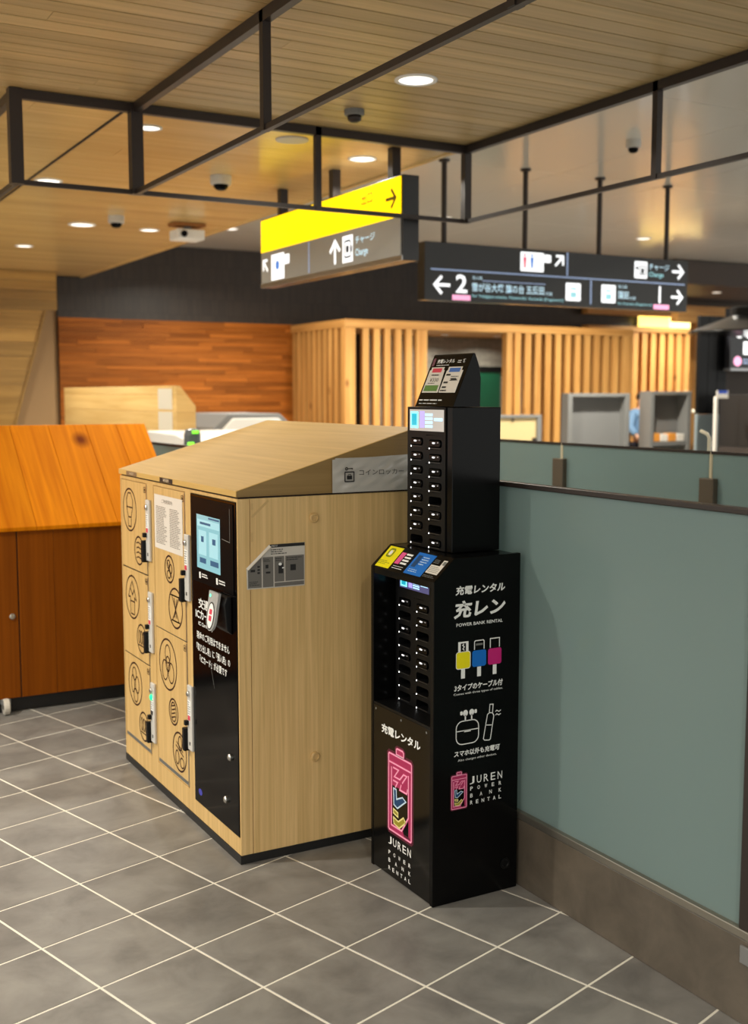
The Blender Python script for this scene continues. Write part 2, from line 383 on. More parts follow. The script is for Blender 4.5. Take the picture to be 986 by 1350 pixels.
# ------------------------------------------------------------------ walls
bm = bmesh.new(); box(bm, 3.75, 13.6, 15.1, 15.3, 2.545, 3.6); wb = struct(fin('wall_back', bm, mosaic))
bm = bmesh.new(); box(bm, 3.75, 7.12, 15.12, 15.3, 0, 2.56); w2 = struct(fin('wall_back_timber', bm, dark_gap))
row = .0555; k = 0
for r_ in range(46):
    z = r_ * row; x = 3.75 - random.uniform(0, .7)
    while x < 7.11:
        L = random.uniform(.5, 1.0); a, b = max(x, 3.752), min(x + L, 7.118)
        if b - a > .04:
            d = random.uniform(0, .012)
            bm = bmesh.new(); box(bm, -(b - a) / 2 + .001, (b - a) / 2 - .001, -.025, 0, .0012, row - .0012)
            o = fin('board', bm, strip_wood); o.location = ((a + b) / 2, 15.125 - d, z); adopt(o, w2)
        x += L
bm = bmesh.new(); box(bm, 7.14, 12.4, 15.12, 15.3, 0, 2.545); struct(fin('wall_back_recess', bm, pbr('dark_wall_paint', rgb(58, 44, 32), .7)))
bm = bmesh.new(); box(bm, -6, 3.74, 15.15, 15.3, 0, CZ + .01); struct(fin('wall_left', bm, plaster))
# planked sloping panel on the left, cut along a diagonal
sp = thing('planked_panel', 'dull wooden planked panel cut off along a slanting right edge beside beige wall', 'panel', (2, 14.6, 0))
zz = .8; ph = .175
def diag(z): return 3.077 + (z - 1.173) * (3.493 - 3.077) / (2.59 - 1.173)
while zz < 2.6:
    z1 = min(zz + ph, 2.6)
    bm = bmesh.new(); prism(bm, [(1.2, zz + .003), (diag(zz) - .03, zz + .003), (diag(z1) - .03, z1), (1.2, z1)], 1, 14.6 + random.uniform(0, .02), 14.66); fin('plank', bm, soffit_board, sp); zz += ph
zz = 2.605
while zz < 3.0:
    bx('plank', 1.2, 3.62, 14.6 + random.uniform(0, .01), 14.66, zz, min(zz + .115, CZ - .005), soffit_board, sp); zz += .118
bm = bmesh.new(); prism(bm, [(diag(0) - .03, 0), (diag(0) - .005, 0), (diag(2.6) - .005, 2.6), (diag(2.6) - .03, 2.6)], 1, 14.59, 14.66); fin('edge_trim', bm, soffit_board, sp)

# slatted timber screen around the kiosk room
SY = 13.4
scr = thing('slatted_screen', 'pine slatted screen wall with an open doorway into a tiled alcove', 'screen', (7.08, SY, 0))
bx('head_beam', 7.08, 12.07, SY, SY + .12, 2.43, 2.54, beam_wood, scr, .004)
sbm = wood('pine_beam_side', rgb(190, 132, 66), rgb(226, 172, 100), 1, .7, 18, .5, .1)
bx('head_beam', 7.08, 7.20, SY + .125, 15.08, 2.43, 2.54, sbm, scr, .004)
def slat(x, w, y0=SY + .01, d=.07, z1=2.428): bx('slat', x - w / 2, x + w / 2, y0, y0 + d, 0, z1, slat_wood, scr)
bx('corner_post', 7.08, 7.24, SY + .005, SY + .12, 0, 2.428, slat_wood, scr, .004)
for k in range(6): slat(7.40 + k * .168, .092)
bx('door_post', 8.27, 8.36, SY + .005, SY + .12, 0, 2.428, slat_wood, scr, .004)
bx('door_post', 9.70, 9.80, SY + .005, SY + .12, 0, 2.428, slat_wood, scr, .004)
for k in range(12): slat(9.90 + k * .1835, .105)
bx('corner_post', 11.96, 12.07, SY + .005, SY + .12, 0, 2.428, slat_wood, scr, .004)
for k in range(9):
    y = SY + .24 + k * .165
    bx('slat', 7.09, 7.16, y, y + .085, 0, 2.428, slat_wood, scr)
bx('backing_board', 10.25, 12.07, SY + .16, SY + .18, 0, 2.428, brown_board, scr)
bx('backing_board', 7.3, 7.32, SY + .3, 15.08, 0, 2.428, brown_board, scr)
bx('roof_board', 7.1, 12.07, SY + .13, 15.08, 2.44, 2.52, beam_wood, scr)
bm = bmesh.new(); box(bm, 8.2, 11.2, 15.02, 15.1, 0, 2.43); struct(fin('wall_alcove', bm, alcove_tile))
for x, w_ in ((9.35, 'left'), (10.3, 'right')): downlight(x, 14.5, 2.438, 'tiny %s downlight inside the tiled alcove ceiling' % w_, 16, .05, 'alcove downlights')
gb = thing('green_board', 'dark green board hung on the grey alcove tiles behind the charging tower', 'board', (10.4, 15.0, 1.3))
bx('board_face', 10.22, 10.72, 14.985, 15.01, 1.32, 1.90, pbr('green_board_face', rgb(0, 74, 48), .5), gb)
bx('top_rail', 10.2, 10.74, 14.97, 15.012, 1.90, 1.99, black_matte, gb)
# recessed slat wall at the right with lit transom
rw = thing('slatted_wall', 'recessed pine slat wall under a glowing yellow transom, right of the screen', 'wall', (14.3, 15, 0))
bx('backing_board', 12.42, 15.3, 15.0, 15.06, 0, 2.66, brown_board, rw)
for k in range(9): bx('slat', 13.25 + k * .2, 13.36 + k * .2, 14.93, 14.999, 0, 2.60, slat_wood, rw)
bx('lintel', 12.42, 15.1, 14.90, 15.06, 2.605, 2.70, beam_wood, rw, .004)
bx('upper_beam', 12.42, 17, 14.9, 15.06, 2.885, 3.10, beam_wood, rw, .004)
bx('transom_light', 13.62, 14.30, 14.98, 15.02, 2.70, 2.885, pbr('lit_yellow_transom', (1, .72, .16, 1), .5, emit=2.2), rw)
bx('transom_light', 14.33, 15.02, 14.98, 15.02, 2.70, 2.885, pbr('lit_cream_transom', (1, .80, .30, 1), .5, emit=2.6), rw)
post = bx('timber_post', 13.22, 13.37, 13.3, 13.38, 0, 2.80, slat_wood); tag(post, 'knotty pine post standing at the right end of the slat walls', 'post')
bmx = bx('timber_fascia', 12.2, 17, 12.6, 12.75, 2.62, 2.83, beam_wood); tag(bmx, 'pine fascia beam over the shop front at the right edge', 'beam')
struct(bx('wall_right', 11.66, 18, 11.3, 11.4, 0, 2.60, pbr('dark_shop_wall', rgb(62, 50, 40), .6)))
struct(bx('wall_far_right', 13.65, 18, 15.6, 15.7, 0, 3.58, pbr('dark_far_wall', rgb(74, 60, 48), .6)))
downlight(14.2, 13.8, 3.219, 'added downlight under the dark slatted canopy, brightening the recessed slats', 150, .07, 'added canopy lamps')  # lamp put in to brighten the dark recessed slats
ds = thing('slatted_canopy', 'dark brown slatted ceiling over the shop at the right edge', 'ceiling', (15, 13, 3.2))
for k in range(11): bx('slat', 12.3, 18, 12.9 + k * .24, 13.05 + k * .24, 3.22, 3.28, pbr('dark_slat', rgb(70, 54, 42), .5), ds)
bx('canopy_board', 12.3, 18, 12.85, 15.58, 3.285, 3.32, dark_gap, ds)
bx('canopy_front', 12.3, 18, 12.80, 12.845, 3.2, 3.55, pbr('dark_slat_front', rgb(70, 54, 42), .5), ds)

# ------------------------------------------------------------------ hanging steel frame grid
fr = thing('hanging_frame', 'dark steel tube frame of open boxes hanging under the slatted ceiling', 'frame', (1.934, 6.03, 2.62))
b_ = .018; Zt0, Zt1, Zb0, Zb1 = CZ - .05, CZ - .002, 2.608, 2.632
def barx(x0, x1, y, z0, z1, h=b_): bx('bar', x0, x1, y - h, y + h, z0, z1, steel_dark, fr)
def bary(x, y0, y1, z0, z1, h=b_): bx('bar', x - h, x + h, y0, y1, z0, z1, steel_dark, fr)
xa, xb, xc, yf = 1.31, 1.934, 4.069 - .03, 6.03
barx(xa, xc, yf, Zt0, Zt1); barx(xa, xc, yf, Zb0, Zb1, .012)
for x in (xb, xc): bary(x, .2, yf - b_, Zt0, Zt1); bary(x, .2, yf - b_, Zb0, Zb1, .012)
bary(xa, yf + b_, 9.8, Zt0, Zt1); bary(xa, yf + b_, 9.8, Zb0, Zb1, .012)
for x, y, h in ((xa, yf, .032), (xb, yf, .032), (3.009, yf, .018), (xc, yf, .024), (xb, 4.34, .018), (xc, 4.35, .018), (xb, 2.65, .018), (xc, 2.65, .018), (xa, 9.4, .018)):
    bx('post', x - h, x + h, y - h, y + h, Zb0 + .001, Zt1 - .001, steel_dark, fr)
jt = struct(bx('trim_1', 1.92, 1.935, 6.2, 12.5, CZ - .006, CZ - .0005, dark_gap))

# ceiling fittings
def dome(x, y, z, label, cat='camera', r=.055):
    t = thing('dome_camera', label, cat, (x, y, z), 'dome cameras on the ceilings')
    bm = bmesh.new(); lathe(bm, [(r, 0), (r, -.05), (r * .92, -.062)], (x, y, z), 20); fin('housing', bm, lock_grey, t, smooth=False)
    bm = bmesh.new(); lathe(bm, [(r * .7, -.0625), (r * .66, -.08), (r * .45, -.096), (r * .05, -.102)], (x, y, z), 20); fin('dome', bm, black_gloss, t, smooth=True)
dome(3.077, 7.69, CZ, 'pale dome camera on the ceiling left of the yellow sign', r=.075)
dome(2.966, 9.835, CZ, 'pale dome camera on the far wood ceiling left of the projector', r=.07)
dome(6.348, 7.10, 3.56, 'small dome camera on the high grey ceiling at the right', r=.06)
t = thing('smoke_sensor', 'grey round smoke sensor on the slatted ceiling near the downlight', 'sensor', (3.011, 5.584, CZ))
bm = bmesh.new(); lathe(bm, [(.055, 0), (.055, -.025), (.048, -.032)], (3.011, 5.584, CZ), 18); fin('base', bm, grey_steel, t)
bm = bmesh.new(); lathe(bm, [(.04, -.0325), (.036, -.055), (.02, -.066), (.004, -.068)], (3.011, 5.584, CZ), 18); fin('sensor_head', bm, steel_dark, t, smooth=True)
t = thing('ring_speaker', 'flat round ceiling speaker in the wood ceiling above the yellow sign', 'speaker', (3.024, 6.4, CZ))
bm = bmesh.new(); lathe(bm, [(.10, 0), (.10, -.006), (.085, -.009)], (3.024, 6.4, CZ), 24); fin('bezel', bm, lock_grey, t)
bm = bmesh.new(); lathe(bm, [(.083, -.004), (.08, -.0055)], (3.024, 6.4, CZ), 24); fin('grille', bm, tan_cap, t)
t = thing('ceiling_projector', 'white boxy projector hanging under the wood ceiling, left of the signs', 'projector', (3.64, 9.95, 2.9))
bx('body', 3.52, 3.78, 9.84, 10.06, 2.93, 3.02, white_p, t, .012)
bx('mount_plate', 3.50, 3.80, 9.86, 10.04, 3.05, 3.079, brown_board, t, .006); bx('mount_stem', 3.62, 3.68, 9.92, 9.98, 3.018, 3.052, grey_steel, t)
bm = bmesh.new(); lathe(bm, [(.03, -.005), (.028, -.022)], (3.58, 9.84, 2.975), 14, 1); fin('lens', bm, black_gloss, t)

# ------------------------------------------------------------------ hanging signs
sign_face = pbr('dark_sign_face', rgb(44, 43, 43), .25)
sy_e = pbr('lit_yellow_sign', (1, .66, 0, 1), .3, emit=1.25)
sw_e = pbr('lit_white_sign', (.95, .97, 1, 1), .4, emit=1.0)
sb_e = pbr('lit_blue_white_sign', (.55, .78, .92, 1), .4, emit=.7)
sl_e = pbr('lit_lilac_sign', (.32, .42, .66, 1), .4, emit=.4)
sp_e = pbr('lit_pink_sign', (.95, .42, .66, 1), .4, emit=.8)
sc_e = pbr('lit_cyan_sign', (.35, .72, .80, 1), .4, emit=.6)
srd = pbr('lit_red_sign', (.85, .12, .2, 1), .4, emit=.5); sbl = pbr('lit_blue_sign', (.08, .25, .75, 1), .4, emit=.5)
YX = 3.62
ys = thing('exit_sign', 'lit yellow over grey hanging sign with arrows, seen at a slant', 'sign', (YX, 7.2, 2.37))
bx('housing', YX + .004, YX + .12, 6.10, 8.24, 2.37, 2.885, sign_face, ys, .004)
bx('lower_panel', YX - .002, YX + .004, 6.12, 8.23, 2.40, 2.634, pbr('glare_grey_sign_panel', rgb(186, 186, 182), .2, .2), ys)  # dark panel lightened: reflected surroundings are put into its colour
bx('yellow_panel', YX - .002, YX + .004, 6.12, 8.23, 2.634, 2.875, sy_e, ys)
bx('bottom_trim', YX - .003, YX + .004, 6.10, 8.24, 2.37, 2.399, steel, ys)
P = on_x(YX - .002)
for c, z, a, d in ((6.99, 2.509, .16, 90), (8.15, 2.53, .12, 135)):
    bm = bmesh.new(); arrow(bm, P, c, z, a, d, -1); fin('arrow', bm, sw_e, ys)
for a in ((6.88, 6.735, 2.425, 2.60), (8.04, 7.81, 2.41, 2.60), (7.809, 7.72, 2.51, 2.58)):
    bm = bmesh.new(); rect(bm, P, *a); fin('pictogram_panel', bm, sw_e, ys)
tx(ys, sb_e, P, 'チャージ', 6.70, 6.44, 2.53, 2.58, .01); tx(ys, sb_e, P, 'Charge', 6.70, 6.53, 2.44, 2.50, .01)
bm = bmesh.new(); rect(bm, P, 7.402, 7.385, 2.41, 2.625); fin('divider_line', bm, sl_e, ys)
bm = bmesh.new(); stroke(bm, P, rrect(6.765, 6.85, 2.46, 2.565, .012), .012, True, .001); rect(bm, P, 6.79, 6.83, 2.49, 2.535, .001); rect(bm, P, 6.745, 6.762, 2.49, 2.53, .001); fin('card_pictogram', bm, black_p, ys)
bm = bmesh.new(); poly(bm, P, ell(7.93, 2.515, .035, .035), .001); fin('blue_pictogram', bm, sbl, ys)
bm = bmesh.new(); arrow(bm, P, 6.235, 2.755, .13, 0, -1); text(bm, P, '出口', 6.62, 6.47, 2.765, 2.84, .01); fin('dark_print', bm, pbr('olive_print', rgb(120, 100, 8), .5), ys)
for y in (7.96, 7.11, 6.3): bx('mount', YX + .03, YX + .09, y - .03, y + .03, 2.884, CZ - .001, steel_dark, ys)
ld = bpy.data.lights.new('sign_glow', 'AREA')

BY = 8.4
bs = thing('platform_sign', 'long black hanging sign for tracks 2 and 1 with white arrows', 'sign', (6.7, BY, 2.36))
bx('housing', 5.21, 8.245, BY + .001, BY + .12, 2.358, 2.852, sign_face, bs, .004)
P = on_y(BY)
for a in ((5.27, 8.21, 2.614, 2.627), (6.74, 6.757, 2.636, 2.846), (7.022, 7.04, 2.388, 2.608), (5.805, 6.5, 2.541, 2.549)):
    bm = bmesh.new(); rect(bm, P, *a); fin('ruled_line', bm, sl_e, bs)
for a in ((5.385, 2.49, .165, 180), (6.655, 2.763, .13, 45), (8.11, 2.495, .15, 0), (8.115, 2.74, .15, 0)):
    bm = bmesh.new(); arrow(bm, P, *a); fin('arrow', bm, sw_e, bs)
tx(bs, sw_e, P, '2', 5.528, 5.645, 2.43, 2.588, .02, nm='track_number'); tx(bs, sw_e, P, '1', 7.875, 7.95, 2.43, 2.592, .0, keep=True, nm='track_number')
for a in ((5.49, 5.68, 2.367, 2.412), (7.81, 8.01, 2.371, 2.416)):
    bm = bmesh.new(); rect(bm, P, *a); fin('pink_tab', bm, sp_e, bs)
tx(bs, sb_e, P, '池上線', 5.697, 5.805, 2.553, 2.582)
tx(bs, sb_e, P, '雪が谷大塚 旗の台 五反田', 5.697, 6.485, 2.448, 2.525, .012)
tx(bs, sb_e, P, '方面', 6.50, 6.58, 2.448, 2.478)
tx(bs, sb_e, P, '池上線', 7.358, 7.47, 2.55, 2.582)
tx(bs, sb_e, P, '蒲田', 7.358, 7.49, 2.452, 2.525, .012)
tx(bs, sb_e, P, '方面', 7.50, 7.58, 2.45, 2.478)
tx(bs, sb_e, P, 'チャージ', 7.742, 8.0, 2.74, 2.80, .01)
tx(bs, sc_e, P, 'for Yukigaya-otsuka, Hatanodai, Gotanda (Departure)', 5.697, 6.71, 2.39, 2.425)
tx(bs, sc_e, P, 'for Kamata (Departure)', 7.36, 7.79, 2.39, 2.422)
tx(bs, sc_e, P, 'Charge', 7.742, 7.93, 2.665, 2.722, .01)
for a, b, c, d in ((6.217, 6.477, 2.652, 2.822), (6.48, 6.56, 2.74, 2.81), (6.735, 6.91, 2.41, 2.572), (7.157, 7.33, 2.408, 2.575), (7.558, 7.719, 2.655, 2.814)): bm = bmesh.new(); poly(bm, P, rrect(a, b, c, d, .012)); fin('pictogram_panel', bm, sw_e, bs)
def figure(bm, x, z, s):
    poly(bm, P, ell(x, z + s * .42, s * .1, s * .1, 10), .001); poly(bm, P, [(x - s * .16, z + s * .28), (x + s * .16, z + s * .28), (x + s * .1, z - s * .1), (x + s * .08, z - s * .45), (x - s * .08, z - s * .45), (x - s * .1, z - s * .1)], .001)
bm = bmesh.new(); figure(bm, 6.265, 2.74, .13); fin('red_pictogram', bm, srd, bs)
bm = bmesh.new(); figure(bm, 6.345, 2.74, .13); fin('blue_pictogram', bm, sbl, bs)
bm = bmesh.new(); stroke(bm, P, rrect(7.62, 7.70, 2.69, 2.77, .01), .01, True, .001); rect(bm, P, 7.575, 7.605, 2.735, 2.765, .001); rect(bm, P, 7.64, 7.68, 2.70, 2.75, .001); fin('dark_pictogram', bm, black_p, bs)
bm = bmesh.new(); rect(bm, P, 6.79, 6.86, 2.44, 2.49, .001); rect(bm, P, 7.21, 7.28, 2.44, 2.49, .001); rect(bm, P, 6.79, 6.86, 2.51, 2.53, .001); rect(bm, P, 7.21, 7.28, 2.51, 2.53, .001); fin('cyan_pictogram', bm, sc_e, bs)
for x in (5.44, 6.307, 7.168, 8.013):
    bm = bmesh.new(); tube(bm, [(x, BY + .06, 2.85), (x, BY + .06, 3.559)], .024, 10); fin('rod', bm, steel_dark, bs)
    bm = bmesh.new(); lathe(bm, [(.05, -.001), (.045, -.02)], (x, BY + .06, 3.56), 14); fin('rod_flange', bm, steel_dark, bs)
bpy.data.lights.remove(ld)

# ------------------------------------------------------------------ frosted glass fence beside the kiosk
WX = 2.098
f1 = thing('glass_fence', 'frosted glass balustrade on a dark stone plinth beside the black kiosk', 'fence', (WX + .05, 3, 0))
bx('plinth', WX, WX + .14, 1.0, 7.6, 0, .218, base_stone, f1, .003)
bx('sill_rail', WX - .004, WX + .05, 1.0, 7.6, .219, .243, pbr('worn_steel_channel', rgb(150, 144, 132), .35, .8), f1, .003)
bx('glass_pane', WX + .012, WX + .024, 1.905, 4.75, .243, 1.262, glass_f, f1)
bx('glass_pane', WX + .012, WX + .024, 4.77, 7.58, .243, 1.262, glass_f, f1)
bx('glass_pane', WX + .012, WX + .024, 1.0, 1.84, .243, 1.262, glass_f, f1)
bx('top_rail', WX + .002, WX + .034, 1.0, 7.6, 1.262, 1.278, steel_dark, f1, .003)
bx('post', WX - .004, WX + .04, 1.845, 1.90, .2435, 1.2615, steel_dark, f1, .003)
bx('post_foot', WX - .008, WX - .0005, 1.855, 1.89, .16, .205, grey_steel, f1, .002)
FX = 3.97
f2 = thing('glass_fence', 'second frosted glass balustrade with brown post blocks, behind the nearer one', 'fence', (FX, 5, 0))
ys_ = [1.2, 2.6, 3.86, 4.962, 6.1, 7.3]
for a, b in zip(ys_, ys_[1:]): bx('glass_pane', FX, FX + .012, a + .012, b - .012, .05, 1.272, glass_f, f2)
for y in ys_[1:-1]:
    bx('post', FX - .03, FX + .04, y - .045, y + .045, 0, 1.16 if y < 4 else 1.20, pbr('brown_post', rgb(104, 92, 78), .4, .3), f2, .004)
    bm = bmesh.new(); tube(bm, [(FX + .006, y, 1.15), (FX + .006, y, 1.285)], .011, 8); fin('joint_rod', bm, pbr('cream_rod', rgb(222, 208, 176), .4), f2)
bx('top_rail', FX - .004, FX + .018, 1.2, 7.3, 1.273, 1.286, steel_dark, f2)
bx('sill', FX - .03, FX + .04, 1.2, 7.3, 0, .05, base_stone, f2)
cream = pbr('cream_enamel', rgb(232, 222, 198), .35)
t = thing('handrail_post', 'white bent handrail post rising above the far balustrade at right', 'handrail', (4.3, 3.98, 0))
bm = bmesh.new(); tube(bm, [(4.20, 4.10, 0), (4.20, 4.10, 1.335), (4.195, 4.11, 1.355), (4.185, 4.145, 1.37)], .009, 8); fin('pole', bm, cream, t, smooth=True)
bm = bmesh.new(); lathe(bm, [(.04, .001), (.04, .012), (.016, .016)], (4.20, 4.10, 0), 12); fin('floor_flange', bm, cream, t)
t = thing('handrail_post', 'cream bent handrail post in front of the knotty pine post', 'handrail', (12.2, 12.2, 0))
bm = bmesh.new(); tube(bm, [(12.24, 12.2, 0), (12.24, 12.2, 1.22), (12.23, 12.2, 1.27), (12.20, 12.2, 1.30), (12.15, 12.2, 1.31)], .03, 8); fin('pole', bm, cream, t, smooth=True)
bm = bmesh.new(); lathe(bm, [(.09, .001), (.09, .012), (.045, .016)], (12.24, 12.2, 0), 12); fin('floor_flange', bm, cream, t)

# ------------------------------------------------------------------ coin locker
LX, LY0, LY1 = 1.393, 3.381, 4.646
lk = thing('coin_locker', 'light oak coin locker with sloping top, round door icons and black payment panel', 'locker', (1.72, 4.0, 0))
bx('plinth', LX - .002, 2.05, LY0 - .002, LY1, 0, .029, pbr('black_kick', rgb(20, 20, 20), .5), lk)
body = bx('body', LX + .008, 2.06, LY0 + .006, LY1, .029, 1.216, oak, lk)
# front frame pieces around the doors
DL = (4.300, 4.632); DR = (3.868, 4.216)
for (a, b, c, d) in ((4.636, LY1, .03, 1.216), (4.220, 4.296, .03, 1.216), (3.806, 3.864, .03, 1.216), (LY0 + .001, 3.386, .03, 1.216)):
    bx('front_stile', LX, LX + .008, a, b, c, d, oak, lk)
for (a, b, c, d) in ((4.2965, 4.6355, 1.204, 1.216), (4.2965, 4.6355, .03, .112), (3.8645, 4.2195, 1.204, 1.216), (3.8645, 4.2195, .03, .109), (3.3865, 3.8055, 1.206, 1.216), (3.3865, 3.8055, .03, .087)):
    bx('front_rail', LX, LX + .008, a, b, c, d, oak, lk)
bm = bmesh.new(); prism(bm, [(LX - .005, 1.222), (LX - .005, 1.242), (2.066, 1.437), (2.066, 1.222)], 1, LY0 - .003, LY1 + .004)
lid = fin('sloping_top', bm, oak_top, lk, .0015, seg=1)
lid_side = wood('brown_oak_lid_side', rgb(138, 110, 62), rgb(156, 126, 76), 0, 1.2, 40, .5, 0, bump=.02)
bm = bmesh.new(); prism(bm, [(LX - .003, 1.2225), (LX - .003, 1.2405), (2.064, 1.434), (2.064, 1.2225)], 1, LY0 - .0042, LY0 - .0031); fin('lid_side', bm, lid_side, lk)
bx('shadow_gap', LX + .006, 2.055, LY0 + .004, LY1 - .004, 1.216, 1.222, dark_gap, lk)
sp_ = bx('side_panel', LX + .045, 2.058, LY0, LY0 + .006, .0295, 1.2155, oak_side_brightened, lk)
bx('corner_board', LX + .0005, LX + .043, LY0 - .001, LY0 + .006, .0295, 1.2155, oak_side_brightened, lk, .001)
for x, z in ((1.666, 1.142), (1.666, .326)):
    bm = bmesh.new(); lathe(bm, [(.017, 0), (.017, -.006), (.013, -.010), (.010, -.010), (.009, -.007)], (x, LY0, z), 20, 1); fin('round_cap', bm, tan_cap, lk, smooth=False)
P = on_y(LY0)
bm = bmesh.new(); stroke(bm, P, [(1.442, 1.155), (1.502, 1.207)], .008, o=.002); stroke(bm, P, [(1.444, 1.18), (1.444, 1.2)], .007, o=.002); stroke(bm, P, [(1.443, 1.075), (1.443, 1.105)], .007, o=.002); fin('tape_strip', bm, tan_cap, lk)
P = on_x(LX - .005)
bm = bmesh.new(); rect(bm, P, 4.542, 4.404, 1.2235, 1.2405); fin('price_tag', bm, pbr('faded_tag', rgb(130, 104, 74), .5), lk)
bm = bmesh.new(); rect(bm, P, 4.124, 3.98, 1.2235, 1.2405); fin('price_tag', bm, black_p, lk)
bm = bmesh.new(); text(bm, P, '¥500', 4.085, 4.02, 1.226, 1.238, .02, o=.001); text(bm, P, '¥400', 4.50, 4.445, 1.226, 1.238, .0, o=.001); fin('price_lettering', bm, pbr('tag_print', rgb(206, 188, 160), .5), lk)

def icon(bm, cy, cz, r, kind, P, w=.0072):
    f = lambda pts: [(cy - x * r, cz + y * r) for x, y in pts]
    stroke(bm, P, f(ell(0, 0, 1, 1, 32)), w, True)
    q = w * .75; S = lambda pts, c=False: stroke(bm, P, f(pts), q, c, .0008)
    if kind == 'cone':
        S([(-.42, .15), (-.5, .45), (-.2, .8), (.2, .8), (.5, .45), (.42, .15)]); S([(-.45, .12), (.45, .12), (.22, -.35), (-.22, -.35)], True); S([(-.25, -.4), (-.2, -.8), (.2, -.8), (.25, -.4)])
    elif kind == 'roll':
        for y in (-.55, -.2, .15, .5): S([(-.55, y), (-.1, y + .1), (.45, y)])
        S([(.5, -.6), (.5, .6)])
    elif kind == 'arrow':
        S([(-.6, -.05), (-.3, .45), (0, .75), (.35, .3), (.6, -.1), (.3, 0), (.28, -.25)], False); S([(-.32, -.2), (.32, -.2), (.28, -.8), (-.28, -.8)], True); S([(-.6, -.05), (-.3, 0), (-.3, -.2)]); S([(-.3, .4), (0, .1), (.3, .4)])
    elif kind == 'row':
        for x in (-.45, 0, .45): S(ell(x, .1, .2, .45, 12), True)
        S([(-.7, -.5), (.7, -.5)])
    elif kind == 'three':
        S(ell(0, .42, .3, .36, 16), True); S(ell(-.36, -.28, .32, .4, 16), True); S(ell(.36, -.28, .32, .4, 16), True); S(ell(0, .02, .24, .3, 14), True)
    elif kind == 'beans':
        S(ell(-.1, .48, .3, .3, 14), True); S(ell(-.35, -.05, .24, .42, 14), True); S(ell(.3, -.0, .28, .4, 14), True); S(ell(.05, -.55, .3, .32, 14), True)
    elif kind == 'knot':
        S(ell(-.2, .35, .32, .32, 12), True); S(ell(.25, .05, .34, .34, 12), True); S(ell(-.15, -.4, .36, .3, 12), True); S([(-.5, .6), (.5, -.6)])
    elif kind == 'glass':
        S([(-.55, .62), (.55, .62), (-.45, -.66), (.5, -.66)], True); S([(-.7, .62), (.7, .62)]); S([(-.6, -.66), (.66, -.66)]); S([(-.2, .5), (.12, -.5)]); S([(.25, .5), (-.2, -.5)])
    elif kind == 'leaf':
        S(ell(0, 0, .62, .75, 18), True)
        for y in (-.4, -.1, .2, .5): S([(-.4, y - .12), (.4, y + .12)])
    elif kind == 'twist':
        S(ell(.1, .48, .26, .36, 14), True); S(ell(-.35, -.35, .26, .36, 14), True); S(ell(.35, -.5, .3, .26, 14), True); S([(-.55, .25), (.6, -.1)]); S([(-.45, .45), (.5, .1)])
def door(y0, y1, z0, z1, icons, lab=None):
    d = bx('door', LX, LX + .0075, y0, y1, z0, z1, oak, lk, .0012)
    P = on_x(LX)
    for a in icons:
        bm = bmesh.new(); icon(bm, *a, P); fin('round_icon', bm, dark_p, d)
    bm = bmesh.new(); stroke(bm, P, rrect(y0 + .012, y0 + .036, z1 - .034, z1 - .014, .003), .003, True); rect(bm, P, y0 + .018, y0 + .03, z1 - .029, z1 - .019)
    fin('number_mark', bm, dark_p, d)
    bx('edge_strip', LX - .002, LX + .003, y0 - .0025, y0 + .004, z0 + .002, z1 - .002, steel, d)
    return d
door(*DL, .842, 1.201, [(4.522, 1.082, .086, 'cone'), (4.410, .926, .056, 'roll')])
door(*DL, .478, .8365, [(4.510, .722, .088, 'arrow'), (4.400, .567, .058, 'row')])
for a_, z_ in ((DL, .8395), (DL, .4755), (DR, .655)): bx('door_gap', LX + .0012, LX + .0076, a_[0] + .001, a_[1] - .001, z_ - .0016, z_ + .0016, black_p, lk)
dbl = door(*DL, .115, .473, [(4.497, .361, .087, 'beans'), (4.392, .206, .058, 'row')])
dtr = door(*DR, .657, 1.201, [(4.045, .900, .050, 'knot'), (3.985, .761, .074, 'glass')])
dbr = door(*DR, .113, .653, [(4.083, .529, .097, 'three'), (4.028, .358, .049, 'leaf'), (3.968, .219, .073, 'twist')])
for d, (a, b) in ((dbl, DL), (dbr, DR)):
    bm = bmesh.new(); rect(bm, on_x(LX), b - .01, a + .01, .118, .132); fin('vent_strip', bm, grey_p, d)
    bm = bmesh.new(); rect(bm, on_x(LX), b - .01, a + .01, .121, .123, .001); rect(bm, on_x(LX), b - .01, a + .01, .127, .129, .001); fin('vent_slot', bm, black_p, d)
nb = bmesh.new(); rect(nb, on_x(LX), 4.205, 3.893, .966, 1.172, .001); nd = fin('notice_sheet', nb, paper, dtr)
nb = bmesh.new(); P = on_x(LX); textlines(nb, P, 4.185, 4.06, .985, 1.13, 22, .45, .0016, .3); textlines(nb, P, 4.03, 3.915, .985, 1.13, 22, .45, .0016, .3); text(nb, P, 'ご利用案内', 4.12, 4.0, 1.143, 1.158, .0, .0016); fin('notice_print', nb, pbr('notice_grey', rgb(132, 122, 112), .5), dtr)
